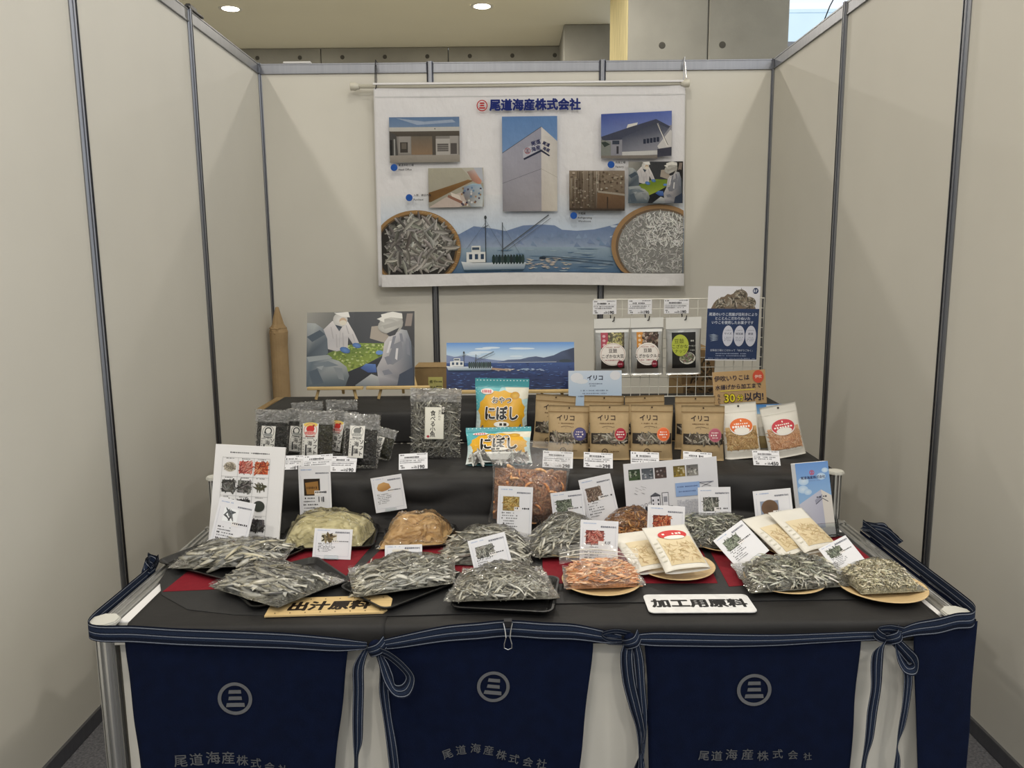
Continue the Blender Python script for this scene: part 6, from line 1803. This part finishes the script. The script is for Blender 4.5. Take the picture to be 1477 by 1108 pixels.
# bundle of the band's end at the left rail
for k in range(4):
    a = k * 1.3
    L(t1, ox, oz, [(-1.008, -2.74, .755), (-1.022 - .008 * (k % 2), -2.74 + .014 * k, .766 + .006 * k), (-1.030, -2.71 + .016 * k, .776 - .006 * k), (-1.022, -2.69 + .012 * k, .762), (-1.012, -2.71, .752)], [(.004, .012 * cos(a), .014)] * 5, 'tie_end')
t2, ox, oz = apron('navy apron with grey ring emblem and lettering, second from the left, under the wire clip', -0.337, 0.143, -0.322, 0.109, (E2[0], E2[2], .0375, -.12), LT(A2, [.025] * 8, [20, 8, -4, -8, -16, -16, -14, -10]), 7)
band(t2, ox, oz, (-.345, -.3, -.2, -.12, -.052, .03, .1, .17, .205), [.010, .015, .019, .02, .02, .02, .019, .015, .010])
knot(t2, ox, oz, .225, .716, .95, 4)
L(t2, ox, oz, [(.225, -3.062, .73), (.19, -3.064, .737), (.16, -3.063, .728), (.175, -3.066, .716), (.215, -3.066, .714)], [(0, -.004, .010)] * 5, 'bow_loop')
L(t2, ox, oz, [(.222, -3.064, .712), (.216, -3.072, .68), (.222, -3.074, .62), (.236, -3.076, .56), (.250, -3.074, .50), (.252, -3.072, .44), (.256, -3.07, .36), (.258, -3.07, .24)], [(.012, 0, .002), (.014, -.006, 0), (.015, -.006, 0), (.014, -.004, 0), (.010, -.006, 0), (.007, .008, 0), (.012, .004, 0), (.013, 0, 0)])
L(t2, ox, oz, [(.236, -3.062, .714), (.244, -3.066, .67), (.250, -3.068, .60), (.256, -3.068, .53), (.258, -3.07, .46), (.244, -3.068, .38), (.240, -3.066, .24)], [(.008, .003, .002), (.012, .002, 0), (.011, .004, 0), (.011, .004, 0), (.006, .008, 0), (.012, 0, 0), (.012, 0, 0)])
t3, ox, oz = apron('navy apron with grey ring emblem and lettering, third from the left', 0.26, 0.749, 0.273, 0.74, (E3[0], E3[2], .0395, .02), LT(A3, [.026, .027, .029, .029, .027, .025, .024, .020], [-4, 0, 0, 0, 2, 2, 2, 4]), 13)
band(t3, ox, oz, (.240, .28, .36, .45, .55, .65, .74, .785), [.012, .017, .017, .016, .014, .012, .011, .010])
knot(t3, ox, oz, .815, .722, 1.0, 6)
L(t3, ox, oz, [(.835, -3.07, .735), (.80, -3.078, .745), (.775, -3.074, .738), (.79, -3.072, .722), (.82, -3.07, .716)], [(.004, -.004, .013)] * 5, 'bow_loop')
L(t3, ox, oz, [(.805, -3.066, .715), (.785, -3.072, .695), (.782, -3.072, .66), (.785, -3.07, .60), (.78, -3.07, .54), (.776, -3.072, .47), (.768, -3.07, .40), (.762, -3.068, .24)], [(.006, 0, .011), (.012, 0, .006), (.014, 0, 0), (.0135, .003, 0), (.013, .002, 0), (.012, .004, 0), (.009, .006, 0), (.012, 0, 0)])
t4, ox, oz = apron('plain navy apron end at the right corner of the counter front', 0.87, 1.012, 0.899, 1.014, None, None, 19)
band(t4, ox, oz, (.838, .87, .92, .96, .995), [.012, .016, .019, .019, .019], post=[(1.016, -3.035, .762), (1.019, -2.98, .765), (1.019, -2.8, .767), (1.019, -2.6, .768), (1.019, -2.45, .768)])
def side(u, v):
    y = -3.045 + .6 * u; z = .75 + (.09 - .75) * v
    return (1.0155 + .003 * nz(y * 5, z * 3) - ox, y - FY, z - oz)
m = MB(); m.grid(side, 20, 24); m.build('side_cloth', NAVY, t4, True)
L(t4, ox, oz, [(.822, -3.07, .712), (.838, -3.078, .695), (.858, -3.082, .672), (.862, -3.084, .655), (.846, -3.082, .652), (.832, -3.076, .675), (.824, -3.07, .705)], [(.008, -.004, .008), (.010, -.006, .008), (.009, -.008, .010), (.002, -.008, -.012), (-.008, -.008, -.008), (-.009, -.006, -.004), (-.006, -.004, .006)], 'bow_loop')
L(t4, ox, oz, [(.848, -3.07, .655), (.858, -3.068, .62), (.856, -3.07, .56), (.850, -3.07, .50), (.842, -3.072, .45), (.846, -3.07, .40), (.838, -3.07, .24)], [(.009, .002, 0), (.011, .002, 0), (.0105, .003, 0), (.010, .004, 0), (.006, .008, 0), (.010, .004, 0), (.012, 0, 0)])
for k in range(4):
    a = k * 1.2
    L(t4, ox, oz, [(1.018, -2.46, .768), (1.030, -2.50 - .018 * k, .776 + .004 * k), (1.046, -2.53 - .022 * k, .785 - .004 * k), (1.050, -2.56 - .016 * k, .766), (1.038, -2.54, .748), (1.022, -2.51, .756)], [(.006, .012 * cos(a), .012)] * 6, 'tie_end')
# wire clip on the second apron
bcx = (-0.052, -3.07, 0.737)
cl_ = empty('binder_clip', (bcx[0], -3.058, zs(bcx[0])), label='small wire handled clip pinching the band of the second apron', cat='clip')
MB().prism([(-.009, -.016), (.009, -.016), (.009, .0), (-.009, .0)], .008, .022).build('clip_body', ALU_DARK, cl_)
MB().tube([(-.010, -.016, .018), (-.0065, -.021, .004), (-.0045, -.024, -.012), (-.0085, -.026, -.026), (-.0085, -.026, -.036), (0, -.026, -.040), (.0085, -.026, -.036), (.0085, -.026, -.026), (.0045, -.024, -.012), (.0065, -.021, .004), (.010, -.016, .018)], .0012, 6).build('wire_handle', STEEL, cl_)
